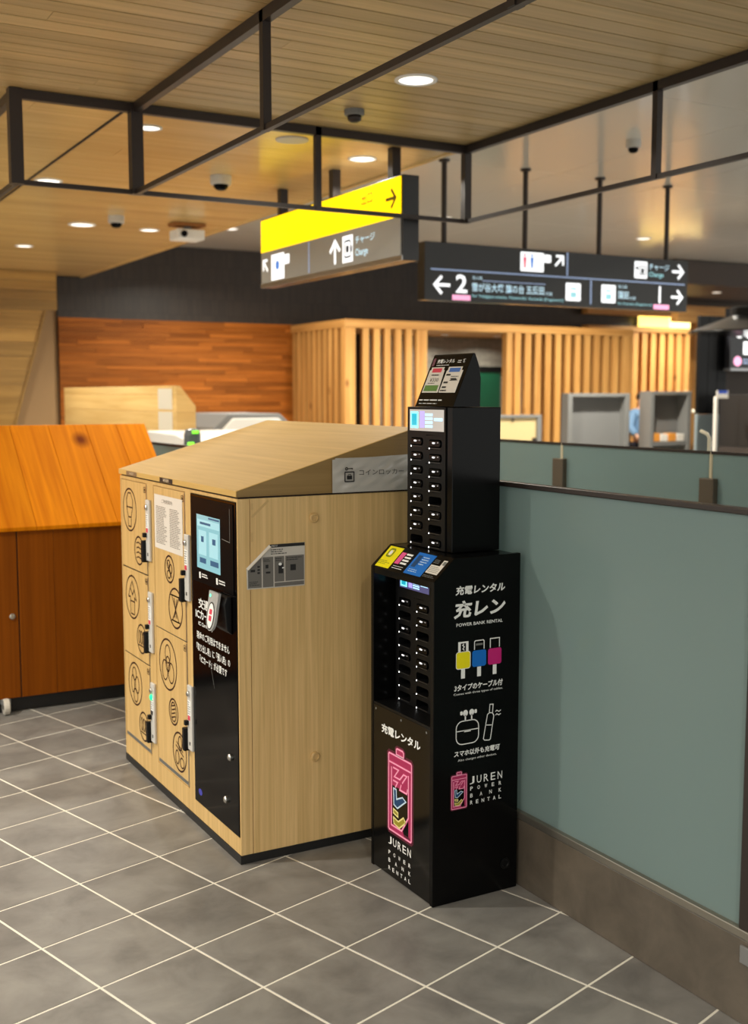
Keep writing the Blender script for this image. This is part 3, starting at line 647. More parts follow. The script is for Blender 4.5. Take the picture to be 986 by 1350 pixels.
def lock(yc, z0, red=True, lit=False):
    F = LX - .011
    h = bx('lock_housing', F, LX - .0005, yc - .022, yc + .022, z0, z0 + .24, lock_grey, lk, .003)
    bm = bmesh.new(); lathe(bm, [(.011, 0), (.011, -.005), (.008, -.008)], (F, yc + .004, z0 + .21), 14, 0); fin('lock_cylinder', bm, steel, h)
    bx('label_strip', F - .0008, F, yc - .014, yc + .015, z0 + .13, z0 + .185, white_p, h)
    bm = bmesh.new(); textlines(bm, on_x(F - .0008), yc + .013, yc - .012, z0 + .133, z0 + .183, 6, .4); fin('label_print', bm, grey_p, h)
    bx('status_window', F - .001, F, yc - .006, yc + .014, z0 + .112, z0 + .128, red_p if red else black_p, h)
    bx('thumb_turn', F - .014, F - .0002, yc + .006, yc + .024, z0 + .092, z0 + .110, black_matte, h, .002)
    bx('coin_slot', F - .001, F, yc - .005, yc + .004, z0 + .02, z0 + .032, black_p, h)
    bx('door_handle', LX - .025, LX - .0008, yc + .0225, yc + .046, z0 - .008, z0 + .078, black_matte, h, .004)
    if lit:
        bm = bmesh.new(); lathe(bm, [(.013, 0), (.011, -.005), (.004, -.008)], (F, yc + .006, z0 + .182), 14, 0); fin('green_led', bm, led_green, h, smooth=True)
lock(4.266, .903); lock(4.258, .541); lock(4.250, .18, lit=True, red=False); lock(3.834, .814); lock(3.826, .266)

pn = bx('control_panel', LX - .003, LX + .0075, 3.3875, 3.803, .09, 1.204, black_gloss, lk, .002)
P = on_x(LX - .003)
bx('screen_bezel', LX - .006, LX - .003, 3.405, 3.79, .90, 1.195, black_deep, pn, .001)
P6 = on_x(LX - .006)
scr_e = pbr('lit_touch_screen', (.20, .44, .52, 1), .15, emit=.42); scr_l = pbr('lit_screen_pale', (.32, .58, .66, 1), .15, emit=.42); scr_d = pbr('lit_screen_blue', (.04, .12, .24, 1), .15, emit=.2)
bm = bmesh.new(); rect(bm, P6, 3.733, 3.515, .951, 1.138); fin('touch_screen', bm, scr_e, pn)
for a in ((3.725, 3.52, 1.098, 1.122), (3.715, 3.64, 1.0, 1.085), (3.615, 3.535, 1.0, 1.085)):
    bm = bmesh.new(); rect(bm, P6, *a, .0009); fin('screen_tile', bm, scr_l, pn)
for a in ((3.705, 3.645, .972, .990), (3.605, 3.53, .972, .990), (3.69, 3.665, 1.045, 1.065), (3.585, 3.555, 1.045, 1.065), (3.62, 3.52, 1.128, 1.134), (3.70, 3.60, 1.106, 1.114)):
    bm = bmesh.new(); rect(bm, P6, *a, .0012); fin('screen_icon', bm, scr_d, pn)
bm = bmesh.new(); rect(bm, P6, 3.715, 3.70, .915, .937); rect(bm, P6, 3.555, 3.540, .915, .937); textlines(bm, P6, 3.69, 3.63, .920, .936, 2, .5); textlines(bm, P6, 3.53, 3.47, .918, .936, 2, .5); fin('panel_print', bm, white_p, pn)
bm = bmesh.new(); stroke(bm, P6, [(3.43, 1.18), (3.43, 1.07), (3.50, 1.075)], .002); stroke(bm, P6, [(3.62, .63), (3.585, .55)], .0015); fin('reflection_line', bm, grey_p, pn)  # reflections of tile lines, painted on the panel as thin strokes
tx(pn, white_p, P, '交通系', 3.735, 3.585, .806, .843, .02); tx(pn, white_p, P, 'ICカード', 3.764, 3.60, .768, .800, .02); tx(pn, white_p, P, 'IC Card Only', 3.737, 3.60, .741, .758, .015); tx(pn, white_p, P, '現金のご利用はできません', 3.757, 3.452, .694, .722, .012); tx(pn, white_p, P, '「取り出し用」に「預入用」の', 3.760, 3.448, .651, .679, .012); tx(pn, white_p, P, '「ICカード」が必要です', 3.730, 3.476, .612, .640, .012)
# card reader: black wedge with a grey rounded tongue
bm = bmesh.new(); prism(bm, [(LX - .004, .765), (LX - .022, .782), (LX - .030, .868), (LX - .022, .889), (LX - .004, .893)], 1, 3.425, 3.535); rd = fin('card_reader', bm, black_matte, lk, .003)
PR = on_slope((LX - .050, .772), (LX - .031, .902))
yc = 3.492
tongue = [(yc - .043, .130), (yc - .038, .044)] + [(yc - .038 * math.cos(R(a)), .042 - .042 * math.sin(R(a))) for a in range(15, 180, 15)] + [(yc + .038, .044), (yc + .040, .130)]
bm = bmesh.new()
A = [bm.verts.new(PR(u, v, .009)) for u, v in tongue]; B = [bm.verts.new(PR(u, v, 0)) for u, v in tongue]
bm.faces.new(A); bm.faces.new(B[::-1])
for i in range(len(A)): bm.faces.new([A[i], B[i], B[(i + 1) % len(A)], A[(i + 1) % len(A)]])
fin('reader_tongue', bm, pbr('grey_reader', rgb(170, 170, 168), .35), rd)
bm = bmesh.new(); poly(bm, PR, ell(yc, .050, .028, .044), .0105); fin('reader_face', bm, white_p, rd)
bm = bmesh.new(); stroke(bm, PR, ell(yc, .050, .028, .044), .004, True, .0110); fin('reader_ring', bm, black_p, rd)
bm = bmesh.new(); rect(bm, PR, yc + .011, yc - .011, .055, .072, .0114); rect(bm, PR, yc + .011, yc - .011, .033, .050, .0114); fin('touch_mark', bm, red_p, rd)
bm = bmesh.new(); poly(bm, PR, ell(yc + .022, .115, .008, .006, 12), .0105); fin('green_spot', bm, pbr('mint_lamp', (.2, .9, .6, 1), .4, emit=.6), rd)
for y, z in ((3.450, .347), (3.492, .189)):
    bm = bmesh.new(); lathe(bm, [(.012, 0), (.012, -.007), (.008, -.011)], (LX - .003, y, z), 14, 0); fin('key_lock', bm, steel, pn, smooth=False)
bm = bmesh.new(); poly(bm, P, ell(3.745, .135, .018, .012, 14)); fin('round_sticker', bm, pbr('violet_print', rgb(60, 60, 170), .5), pn)

# laminated poster taped on the locker's side, one corner curling away
po = thing('poster', 'grey laminated instruction poster on the locker side, its top left corner curled', 'poster', (1.53, LY0 - .004, .92))
P = on_y(LY0 - .0016)
bm = bmesh.new(); pts = [(1.424, .920), (1.630, .918), (1.632, 1.063), (1.503, 1.062), (1.422, .989)]
A = [bm.verts.new(P(u, v, .0015)) for u, v in pts]; B = [bm.verts.new(P(u, v, 0)) for u, v in pts]; bm.faces.new(A); bm.faces.new(B[::-1])
for i in range(5): bm.faces.new([A[i], B[i], B[(i + 1) % 5], A[(i + 1) % 5]])
fin('sheet', bm, pbr('laminated_sheet', rgb(206, 200, 190), .25), po)
P = on_y(LY0 - .0031)
bm = bmesh.new(); rect(bm, P, 1.505, 1.631, 1.052, 1.0625); fin('header_bar', bm, black_p, po)
bm = bmesh.new(); poly(bm, P, [(1.427, .924), (1.475, .923), (1.475, 1.022), (1.460, 1.018), (1.427, .988)]); rect(bm, P, 1.479, 1.517, .923, 1.022); rect(bm, P, 1.521, 1.556, .938, 1.022); rect(bm, P, 1.560, 1.628, .938, 1.022); rect(bm, P, 1.521, 1.628, .922, .935); fin('grey_field', bm, pbr('mid_grey_print', rgb(112, 108, 102), .4), po)
bm = bmesh.new(); textlines(bm, P, 1.508, 1.57, 1.028, 1.048, 3, .4, .001); rect(bm, P, 1.436, 1.452, .976, .984, .001)
for z in (.969, .979, .989): rect(bm, P, 1.460, 1.469, z, z + .006, .001)
rect(bm, P, 1.489, 1.499, .985, .997, .001); rect(bm, P, 1.490, 1.506, .968, .974, .001); rect(bm, P, 1.535, 1.552, .965, .998, .001); rect(bm, P, 1.578, 1.598, .972, .992, .001)
textlines(bm, P, 1.431, 1.472, .93, .946, 3, .4, .001); textlines(bm, P, 1.482, 1.51, 1.006, 1.016, 2, .4, .001); textlines(bm, P, 1.525, 1.552, 1.005, 1.018, 2, .4, .001); textlines(bm, P, 1.564, 1.62, 1.005, 1.018, 2, .4, .001)
fin('poster_print', bm, black_p, po)
bm = bmesh.new(); text(bm, P, 'ご利用方法', 1.508, 1.532, 1.055, 1.060, 0, .001); poly(bm, P, ell(1.541, .996, .006, .005, 12), .0014); rect(bm, P, 1.548, 1.555, .981, .985, .0014); fin('poster_white_print', bm, white_p, po)
bm = bmesh.new()
n0 = Vector((1.4205, LY0 - .004, .990)); n1 = Vector((1.502, LY0 - .004, 1.0615)); side = Vector((.55, 0, -.62)).normalized()
prev = None
for k in range(7):
    t_ = R(180 * k / 6 * .8); off = Vector((0, -1, 0)) * (.007 * (1 - math.cos(t_))) + side * (.008 * math.sin(t_)) - side * .0
    cur = (bm.verts.new(n0 + off), bm.verts.new(n1 + off))
    if prev: bm.faces.new([prev[0], prev[1], cur[1], cur[0]])
    prev = cur
fin('curled_corner', bm, paper, po, smooth=True)

# plastic-sleeved sign hung over the side of the sloping top
# (the sign's card and sleeve stand just off the lid)
cs = thing('locker_sign', 'grey sign in a wrinkled clear sleeve with key and bag icon, on locker side', 'sign', (1.88, LY0 - .006, 1.22))
bm = bmesh.new(); N, M = 40, 16; g = {}
for i in range(N + 1):
    for j in range(M + 1):
        u, v = i / N, j / M
        d = .0016 * math.sin(u * 13 + v * 7) + .0013 * math.sin(u * 31 - v * 17 + 1) + .001 * math.sin(u * 9 - v * 23) + .0005 * random.random()
        edge = min(u, 1 - u, v, 1 - v) * 12; d *= min(edge, 1)
        g[i, j] = bm.verts.new((1.731 + .316 * u, LY0 - .0118 + d, 1.2225 + (.111 + .012 * u) * v))
for i in range(N):
    for j in range(M): bm.faces.new([g[i, j], g[i + 1, j], g[i + 1, j + 1], g[i, j + 1]])
fin('sleeve', bm, pbr('crinkled_clear_sleeve', rgb(196, 192, 184), .2, coat=.3), cs, smooth=True)
bx('backing_card', 1.745, 2.045, LY0 - .0066, LY0 - .0046, 1.226, 1.338, pbr('grey_card', rgb(196, 192, 184), .5), cs)
P = on_y(LY0 - .0165)
bm = bmesh.new(); text(bm, P, 'コインロッカー', 1.830, 2.005, 1.278, 1.297, .0); stroke(bm, P, rrect(1.776, 1.810, 1.259, 1.291, .001, 1), .004, True); rect(bm, P, 1.783, 1.803, 1.266, 1.279); stroke(bm, P, [(1.788, 1.279), (1.788, 1.283), (1.798, 1.283), (1.798, 1.279)], .002)
stroke(bm, P, ell(1.782, 1.302, .004, .004, 10), .0035, True); stroke(bm, P, [(1.786, 1.302), (1.806, 1.303)], .003); stroke(bm, P, [(1.803, 1.3025), (1.803, 1.299)], .003); fin('sign_print', bm, black_p, cs)

# ------------------------------------------------------------------ power bank rental kiosk
KX0, KX1, KY0, KY1 = 1.774, 2.088, 2.80, 3.182
kp = [(KX0, 0), (KX0, 1.0), (1.845, 1.066), (KX1, 1.066), (KX1, 0)]
ks = thing('power_bank_kiosk', 'tall glossy black power bank rental kiosk with neon battery print on its front', 'kiosk', (1.93, 3.0, 0))
bm = bmesh.new(); prism(bm, kp, 1, KY0, KY0 + .018); side = fin('side_panel', bm, black, ks, .0015, seg=1)
bm = bmesh.new(); prism(bm, kp, 1, KY1 - .016, KY1); fin('side_panel', bm, black, ks, .0015, seg=1)
a_, b_2 = KY0 + .0185, KY1 - .0165
fpn = bx('front_panel', KX0 + .001, KX0 + .016, a_, b_2, .004, .548, black_front, ks, .0015)
bx('niche_floor', KX0 + .002, KX1 - .02, a_, b_2, .5485, .556, black_matte, ks)
bx('back_panel', KX1 - .018, KX1, a_, b_2, 0, 1.05, black, ks)
bx('niche_back', 1.95, 1.955, a_, b_2, .557, 1.04, black_soft, ks)
bm = bmesh.new(); prism(bm, [(KX0 + .002, .978), (KX0 + .002, .998), (1.846, 1.0655), (KX1 - .018, 1.0655), (KX1 - .018, 1.052), (1.853, 1.052), (KX0 + .014, .978)], 1, a_, b_2); top = fin('sloped_top_panel', bm, black, ks)
P = on_x(KX0 + .001)
for y in (3.15, 2.99, 2.84):
    bm = bmesh.new(); poly(bm, P, ell(y, .535, .004, .004, 10)); fin('screw_head', bm, grey_p, fpn)
# cards on the sloping top
PS = on_slope((KX0 + .002, .998), (1.846, 1.0655))
def card(name, y0, y1, v0, v1, mat, o=.001):
    bm = bmesh.new(); rect(bm, PS, y0, y1, v0, v1, o); rect(bm, PS, y0, y1, v0, v1, .0002); return fin(name, bm, mat, top)
card('yellow_card', 3.184 - .004, 3.083, .006, .091, yellow_p)
bm = bmesh.new(); stroke(bm, PS, rrect(3.120, 3.150, .050, .080, .008), .006, True, .0016); textlines(bm, PS, 3.168, 3.095, .016, .034, 3, .35, .0016); fin('card_print', bm, pbr('olive_card_print', rgb(120, 130, 30), .5), top)
bm = bmesh.new(); poly(bm, PS, ell(3.135, .065, .009, .010, 12), .0018); fin('card_print', bm, white_p, top)
card('pink_card', 3.076, 3.050, .031, .077, pink_p)
bm = bmesh.new()
for v in (.036, .048, .060, .072): rect(bm, PS, 3.044, 3.008, v - .003, v + .004, .001)
stroke(bm, PS, [(3.07, .014), (3.01, .014)], .002); stroke(bm, PS, [(3.07, .022), (3.01, .022)], .0015); fin('white_lettering', bm, white_p, top)
card('blue_card', 2.990, 2.890, .006, .091, blue_p)
bm = bmesh.new(); rect(bm, PS, 2.978, 2.955, .034, .080, .0016); fin('card_print', bm, navy_p, top)
bm = bmesh.new(); textlines(bm, PS, 2.948, 2.905, .044, .080, 4, .35, .0016); textlines(bm, PS, 2.975, 2.905, .014, .028, 2, .3, .0016); fin('card_print', bm, pale_blue, top)
card('white_card', 2.884, 2.812, .026, .058, paper); card('white_card', 2.838, 2.812, .058, .082, paper)
bm = bmesh.new(); textlines(bm, PS, 2.882, 2.845, .064, .080, 3, .4, .001); textlines(bm, PS, 2.884, 2.812, .010, .020, 2, .35, .001); fin('fine_print', bm, grey_p, top)
bm = bmesh.new(); textlines(bm, PS, 2.878, 2.818, .030, .054, 4, .3, .0016); rect(bm, PS, 2.832, 2.818, .063, .077, .0016); fin('fine_print', bm, grey_p, top)

# neon battery emblem and lettering, used on the front (large) and the side (small)
def emblem(P, u0, u1, v0, v1, parent, lw=1.0):
    f = lambda pts: [(u0 + x * (u1 - u0), v0 + y / 1.8 * (v1 - v0)) for x, y in pts]
    W_ = abs(u1 - u0) * lw
    outer = [(.03, 0), (.97, 0), (1, .03), (1, 1.77), (.97, 1.8), (.03, 1.8), (0, 1.77), (0, .03)]
    cap = [(.34, 1.84), (.34, 1.95), (.38, 1.98), (.62, 1.98), (.66, 1.95), (.66, 1.84)]
    inner = [(.13, 1.5), (.13, .13), (.58, .13), (.87, .52), (.87, 1.5)]
    bm = bmesh.new(); stroke(bm, P, f(outer), W_ * .17, True, .0004); stroke(bm, P, f(cap), W_ * .14, True, .0004); fin('glow_print', bm, glow_p, parent)
    bm = bmesh.new(); poly(bm, P, f([(.0, 1.08), (1, 1.08), (1, 1.8), (0, 1.8)]), .0006)
    poly(bm, P, f([(0, 0), (.13, .13), (.13, 1.08), (0, 1.08)]), .0006); poly(bm, P, f([(1, 0), (1, 1.08), (.87, 1.08), (.87, .1)]), .0006); poly(bm, P, f([(0, 0), (.7, 0), (.62, .16), (.13, .16)]), .0006)
    poly(bm, P, f(cap), .0006); fin('deep_pink_print', bm, pink_dark, parent)
    bm = bmesh.new()
    for pts, cl in ((outer, 1), (cap, 1), (inner, 0), ([(.03, 1.6), (.97, 1.6)], 0), ([(.2, 1.5), (.44, 1.5), (.26, 1.3), (.5, 1.3), (.66, 1.46), (.8, 1.46), (.6, 1.24)], 0), ([(.2, 1.2), (.4, 1.2), (.3, 1.06)], 0), ([(.56, 1.2), (.5, 1.06), (.8, 1.06), (.84, 1.18)], 0)):
        stroke(bm, P, f(pts), W_ * .055, bool(cl), .0009)
    fin('pink_line', bm, pink_p, parent)
    bm = bmesh.new()
    for pts, cl in ((outer, 1), (cap, 1), (inner, 0), ([(.03, 1.6), (.97, 1.6)], 0), ([(.2, 1.5), (.44, 1.5), (.26, 1.3), (.5, 1.3), (.66, 1.46), (.8, 1.46), (.6, 1.24)], 0), ([(.2, 1.2), (.4, 1.2), (.3, 1.06)], 0), ([(.56, 1.2), (.5, 1.06), (.8, 1.06), (.84, 1.18)], 0)):
        stroke(bm, P, f(pts), W_ * .024, bool(cl), .0012)
    fin('pale_pink_line', bm, pink_light, parent)
    re = [(.22, 1.02), (.34, 1.02), (.36, .80), (.62, .92), (.76, .86), (.40, .60), (.24, .64)]
    bm = bmesh.new(); poly(bm, P, f(re), .0008); fin('blue_stroke', bm, navy_p, parent)
    bm = bmesh.new(); stroke(bm, P, f(re), W_ * .034, True, .0012); fin('pale_blue_line', bm, pale_blue, parent)
    d1 = [(.22, .54), (.42, .50), (.42, .40), (.22, .44)]; d2 = [(.22, .34), (.44, .30), (.66, .46), (.76, .38), (.48, .16), (.24, .20)]
    bm = bmesh.new(); poly(bm, P, f(d1), .0008); poly(bm, P, f(d2), .0008); fin('olive_stroke', bm, pbr('olive_yellow_print', rgb(160, 146, 40), .5), parent)
    bm = bmesh.new(); stroke(bm, P, f(d1), W_ * .036, True, .0012); stroke(bm, P, f(d2), W_ * .036, True, .0012); fin('cream_line', bm, cream_p, parent)
P = on_x(KX0 + .001)
emblem(P, 3.066, 2.925, .160, .412, fpn)
bm = bmesh.new(); text(bm, P, '充電レンタル', 3.113, 2.874, .466, .497, .03); fin('lettering', bm, white_p, fpn)
def spread_word(bm, P, s, u0, u1, v0, v1, bold, cw):
    n = len(s)
    for i, ch in enumerate(s):
        u = u0 + (u1 - u0 - cw) * i / (n - 1); w = cw * (.45 if ch == 'I' else 1)
        text(bm, P, ch, u, u + w, v0, v1, bold)
bm = bmesh.new(); spread_word(bm, P, 'JUREN', 3.068, 2.928, .110, .136, .004, -.021); fin('lettering', bm, white_p, fpn)
for s, z in (('POWER', .082), ('BANK', .056), ('RENTAL', .030)):
    bm = bmesh.new(); spread_word(bm, P, s, 3.067, 2.930, z - .0065, z + .0065, .015, -.012); fin('lettering', bm, white_p, fpn)
# side print
P = on_y(KY0)
emblem(P, 1.840, 1.894, .296, .399, side, 1.05)
tx(side, white_p, P, '充電レンタル', 1.849, 2.030, .953, .981, .03, shear=.12); tx(side, white_p, P, '充レン', 1.843, 2.032, .882, .936, .035, shear=.12); tx(side, white_p, P, 'POWER BANK RENTAL', 1.853, 2.022, .858, .868, .01)
tx(side, white_p, P, '3タイプのケーブル付', 1.847, 2.025, .660, .681, .025, shear=.1); tx(side, white_p, P, 'Comes with three types of cables.', 1.845, 2.025, .646, .655); tx(side, white_p, P, 'スマホ以外も充電可', 1.848, 2.017, .457, .476, .025, shear=.1); tx(side, white_p, P, 'Also charges other devices.', 1.862, 2.005, .440, .449)
bm = bmesh.new(); spread_word(bm, P, 'JUREN', 1.906, 2.027, .364, .388, .002, .017); fin('lettering', bm, white_p, side)
for s, z in (('POWER', .350), ('BANK', .328), ('RENTAL', .306)):
    bm = bmesh.new(); spread_word(bm, P, s, 1.908, 2.024, z - .006, z + .006, .012, .0095); fin('lettering', bm, white_p, side)
for x0, x1, m_ in ((1.853, 1.903, yellow_p), (1.911, 1.962, blue_p), (1.969, 2.019, magenta_p)):
    bm = bmesh.new(); poly(bm, P, rrect(x0, x1, .729, .779, .007)); fin('plug_print', bm, m_, side)
def mark(nm, mat, draw):
    bm = bmesh.new(); draw(bm); return fin(nm, bm, mat, side)
for x0, x1 in ((1.853, 1.903), (1.911, 1.962), (1.969, 2.019)):
    c = (x0 + x1) / 2; mark('cable_print', white_p, lambda bm: rect(bm, P, c - .007, c + .007, .698, .728))
mark('connector_print', white_p, lambda bm: stroke(bm, P, [(1.919, .7815), (1.919, .806), (1.922, .809), (1.951, .809), (1.954, .806), (1.954, .7815)], .003))
mark('connector_print', white_p, lambda bm: stroke(bm, P, [(1.977, .7815), (1.977, .810), (2.011, .810), (2.011, .7815)], .003))
mark('connector_print', white_p, lambda bm: poly(bm, P, [(1.860, .781), (1.869, .781), (1.869, .806), (1.888, .806), (1.888, .781), (1.897, .781), (1.897, .811), (1.860, .811)]))
mark('connector_mark', white_p, lambda bm: stroke(bm, P, [(1.881, .804), (1.876, .800), (1.882, .795), (1.877, .789), (1.882, .784)], .003))
mark('plug_outline', white_p, lambda bm: stroke(bm, P, rrect(1.853, 1.904, .728, .780, .008), .002, True, .0009))
bm = bmesh.new(); rect(bm, P, 1.924, 1.949, .794, .800); fin('cable_print', bm, grey_p, side)
bm = bmesh.new(); stroke(bm, P, rrect(1.855, 1.937, .494, .566, .022), .003, True); stroke(bm, P, [(1.856, .536), (1.936, .536)], .0028); rect(bm, P, 1.884, 1.908, .531, .536)
for x, s in ((1.888, -1), (1.911, 1)):
    poly(bm, P, ell(x, .590, .009, .010, 14)); rect(bm, P, x - .0025, x + .0025, .566, .584); poly(bm, P, rrect(x + s * .010, x + s * .019, .585, .597, .003))
stroke(bm, P, [(1.955, .500), (1.969, .574), (1.976, .579), (1.988, .577), (1.993, .568), (1.981, .496), (1.977, .493), (1.959, .495)], .0028, True); stroke(bm, P, [(1.976, .579), (1.978, .605), (1.990, .604), (1.988, .577)], .0028); stroke(bm, P, [(1.962, .542), (1.988, .539)], .0026)
for z in (.580, .569): stroke(bm, P, [(1.999, z - .001), (2.004, z + .003), (2.012, z - .002), (2.019, z + .002)], .0026)
fin('device_print', bm, white_p, side)
bm = bmesh.new(); lathe(bm, [(.018, 0), (.018, -.003), (.012, -.004), (.010, -.001)], (2.042, KY0, .086), 18, 1); fin('cable_grommet', bm, black_matte, side)

# charging stations: a front plate with sixteen slots
SW, SH = .222, .0448
LED_L = []
def station(x, y0, y1, z0, z1, zt, pitch, dep, parent, screen_z, nm):
    """front plate facing -X at x with two columns of eight slots; slots from zt downward"""
    ym = (y0 + y1) / 2; cw = (y1 - y0) / 2
    hw, hh = .037, .0125
    bm = bmesh.new()
    def quad(u0, u1, v0, v1): bm.faces.new([bm.verts.new((x, u, v)) for u, v in ((u0, v0), (u1, v0), (u1, v1), (u0, v1))])
    zlo = zt - 7.5 * pitch; zhi = zt + .5 * pitch
    quad(y0, y1, z0, zlo); quad(y0, y1, zhi, z1)
    centres = []
    for c in range(2):
        cy = (y1 - cw / 2) if c == 0 else (y0 + cw / 2)          # column 0 is the left one as seen
        cy += -.0015 if c == 0 else .0015
        u0, u1 = (ym, y1) if c == 0 else (y0, ym)
        for r_ in range(8):
            cz = zt - r_ * pitch - (.004 if c else 0); v0, v1 = zt - (r_ + .5) * pitch, zt - (r_ - .5) * pitch
            inner = rrect(cy - hw, cy + hw, cz - hh, cz + hh, .009, 3)
            outer = []
            for a, b in inner:
                dx, dz = a - cy, b - cz
                sx = ((u1 if dx > 0 else u0) - cy) / dx if abs(dx) > 1e-6 else 1e9
                sz = ((v1 if dz > 0 else v0) - cz) / dz if abs(dz) > 1e-6 else 1e9
                s = min(sx, sz); outer.append((cy + dx * s, cz + dz * s))
            n = len(inner)
            I = [bm.verts.new((x, a, b)) for a, b in inner]; O = [bm.verts.new((x, a, b)) for a, b in outer]; D = [bm.verts.new((x + .05, a, b)) for a, b in inner]
            for i in range(n):
                j = (i + 1) % n
                bm.faces.new([O[i], O[j], I[j], I[i]]); bm.faces.new([I[i], I[j], D[j], D[i]])
                if (outer[i][0] - outer[j][0]) ** 2 > 1e-12 and (outer[i][1] - outer[j][1]) ** 2 > 1e-12:   # close the corner triangle
                    ca = (outer[i][0], outer[j][1]); cb = (outer[j][0], outer[i][1])
                    far = max((ca, cb), key=lambda p: abs(p[0] - cy) + abs(p[1] - cz) * 2)
                    far = (u1 if far[0] > cy else u0, v1 if far[1] > cz else v0)
                    bm.faces.new([O[j], O[i], bm.verts.new((x, *far))])
            bm.faces.new(D[::-1]); centres.append((c, r_, cy, cz))
    for (u0, u1, v0, v1) in ((y0, y0, z0, z1), (y1, y1, z0, z1)):
        bm.faces.new([bm.verts.new(q) for q in ((x, u0, v0), (x, u0, v1), (x + dep, u0, v1), (x + dep, u0, v0))])
    for v in (z0, z1): bm.faces.new([bm.verts.new(q) for q in ((x, y0, v), (x, y1, v), (x + dep, y1, v), (x + dep, y0, v))])
    bm.faces.new([bm.verts.new(q) for q in ((x + dep, y0, z0), (x + dep, y1, z0), (x + dep, y1, z1), (x + dep, y0, z1))])
    st = fin(nm, bm, black_matte, parent)
    P = on_x(x)
    lip_hl_m = bpy.data.materials.get('lip_highlight') or pbr('lip_highlight', rgb(58, 56, 54), .3)
    for c, r_, cy, cz in centres:
        bm = bmesh.new(); poly(bm, P, ell(cy + hw - .003, cz - hh - .003, .0026, .0026, 8), .001); fin('slot_led', bm, led_white, st)
        bm = bmesh.new(); stroke(bm, P, [(cy + hw - .012, cz - hh - .002), (cy - hw + .008, cz - hh - .002)], .0016, o=.0008); fin('slot_lip_highlight', bm, lip_hl_m, st)  # pale line along the lower lip is a painted highlight
    return st, centres
def bank_parts(bm_body, x, cy, cz):
    pass
pb_body = None
def power_bank(x, cy, cz, label):
    """black rounded power bank lying in its slot, end showing with a bright port"""
    global pb_body
    if pb_body is None:
        bm = bmesh.new(); prism(bm, rrect(-.033, .033, -.0095, .0095, .0085, 4), 0, -.004, .046)
        o = fin('power_bank', bm, pbr('power_bank_shell', rgb(8, 8, 9), .2, 0, 0, .12), None, .0015, smooth=False)
        bm = bmesh.new(); Pp = on_x(-.004); poly(bm, Pp, rrect(-.004, .012, -.0005, .0045, .002), .0004); a = fin('port_glint', bm, pbr('glowing_port_glint', rgb(235, 235, 240), .25, emit=.9), None)  # glossy highlight on the end, put in as a glowing patch
        bm = bmesh.new(); poly(bm, Pp, ell(-.021, .004, .004, .0022, 10), .0004); stroke(bm, Pp, [(-.012, .0035), (-.006, .004)], .001, o=.0004); b = fin('button', bm, pbr('grey_button', rgb(170, 170, 178), .3), None)
        a.parent = o; b.parent = o; pb_body = o
    else:
        o = pb_body.copy(); COL.objects.link(o)
        for ch in list(pb_body.children):
            c = ch.copy(); COL.objects.link(c); c.parent = o
    o.location = (x, cy, cz); tag(o, label, 'power bank', 'power banks in the charging slots')
    return o
ORD = ['top', 'second', 'third', 'fourth', 'fifth', 'sixth', 'seventh', 'bottom']
st, cen = station(1.846, 2.922, 3.146, .558, .988, .889, .0441, .10, ks, None, 'charging_station')
full = {(0, 0), (0, 2), (0, 4), (1, 0), (1, 1), (1, 3), (1, 4)}
for c, r_, cy, cz in cen:
    if (c, r_) in full: power_bank(1.846, cy, cz, 'black power bank in the %s slot of the %s column, lower charging station' % (ORD[r_], 'right' if c else 'left'))
P = on_x(1.846)
def screen(P, y0, y1, z0, z1, st, glare=False):
    W_ = y1 - y0; f = lambda t: y0 + W_ * t; H = z1 - z0; g = lambda t: z0 + H * t
    bm = bmesh.new(); rect(bm, P, y0, y1, z0, z1); fin('display', bm, pbr('lit_or_glare_display', (.10, .10, .26, 1) if not glare else (.50, .47, .44, 1), .1, emit=.45), st)  # with glare set, the reflection is put into the glow colour
    bm = bmesh.new(); rect(bm, P, f(.03), f(.26), g(.12), g(.9), .001); fin('display_card', bm, pbr('lit_cyan_card', (.25, .85, .95, 1), .1, emit=1.0), st)
    bm = bmesh.new(); rect(bm, P, f(.07), f(.22), g(.25), g(.8), .0014); fin('display_mark', bm, pbr('lit_teal_mark', (.02, .45, .62, 1), .1, emit=.6), st)
    bm = bmesh.new(); rect(bm, P, f(.31), f(.44), g(.15), g(.92), .001); fin('display_card', bm, pbr('lit_lilac_card', (.42, .36, .95, 1), .1, emit=.8), st)
    bm = bmesh.new()
    for v in (.22, .4, .58, .76): rect(bm, P, f(.46), f(.68), g(v - .06), g(v + .06), .001)
    rect(bm, P, f(.72), f(.96), g(.48), g(.62), .001); fin('display_print', bm, pbr('lit_sky_print', (.45, .75, 1, 1), .1, emit=.9), st)
screen(P, 3.120, 2.942, .934, .974, st)
# upper charging tower standing on the kiosk
tw = thing('charging_tower', 'black charging tower with slanted price board, standing on top of the kiosk', 'charger', (1.98, 3.02, 1.067))
bx('casing_panel', 1.893, 2.07, 2.888, 2.9215, 1.067, 1.511, black, tw, .002)
bx('casing_panel', 1.893, 2.07, 3.1465, 3.152, 1.067, 1.511, black, tw, .001)
bx('casing_panel', 1.989, 2.07, 2.922, 3.146, 1.067, 1.511, black, tw, .001)
st2, cen2 = station(1.889, 2.922, 3.146, 1.068, 1.5105, 1.402, .0444, .0985, tw, None, 'charging_station')
full2 = {(0, k) for k in range(7)} | {(1, k) for k in (0, 1, 2, 3, 5, 7)}
for c, r_, cy, cz in cen2:
    if (c, r_) in full2: power_bank(1.889, cy, cz, 'black power bank in the %s slot of the %s column, upper charging tower' % (ORD[r_], 'right' if c else 'left'))
screen(on_x(1.889), 3.132, 2.930, 1.436, 1.503, st2, True)
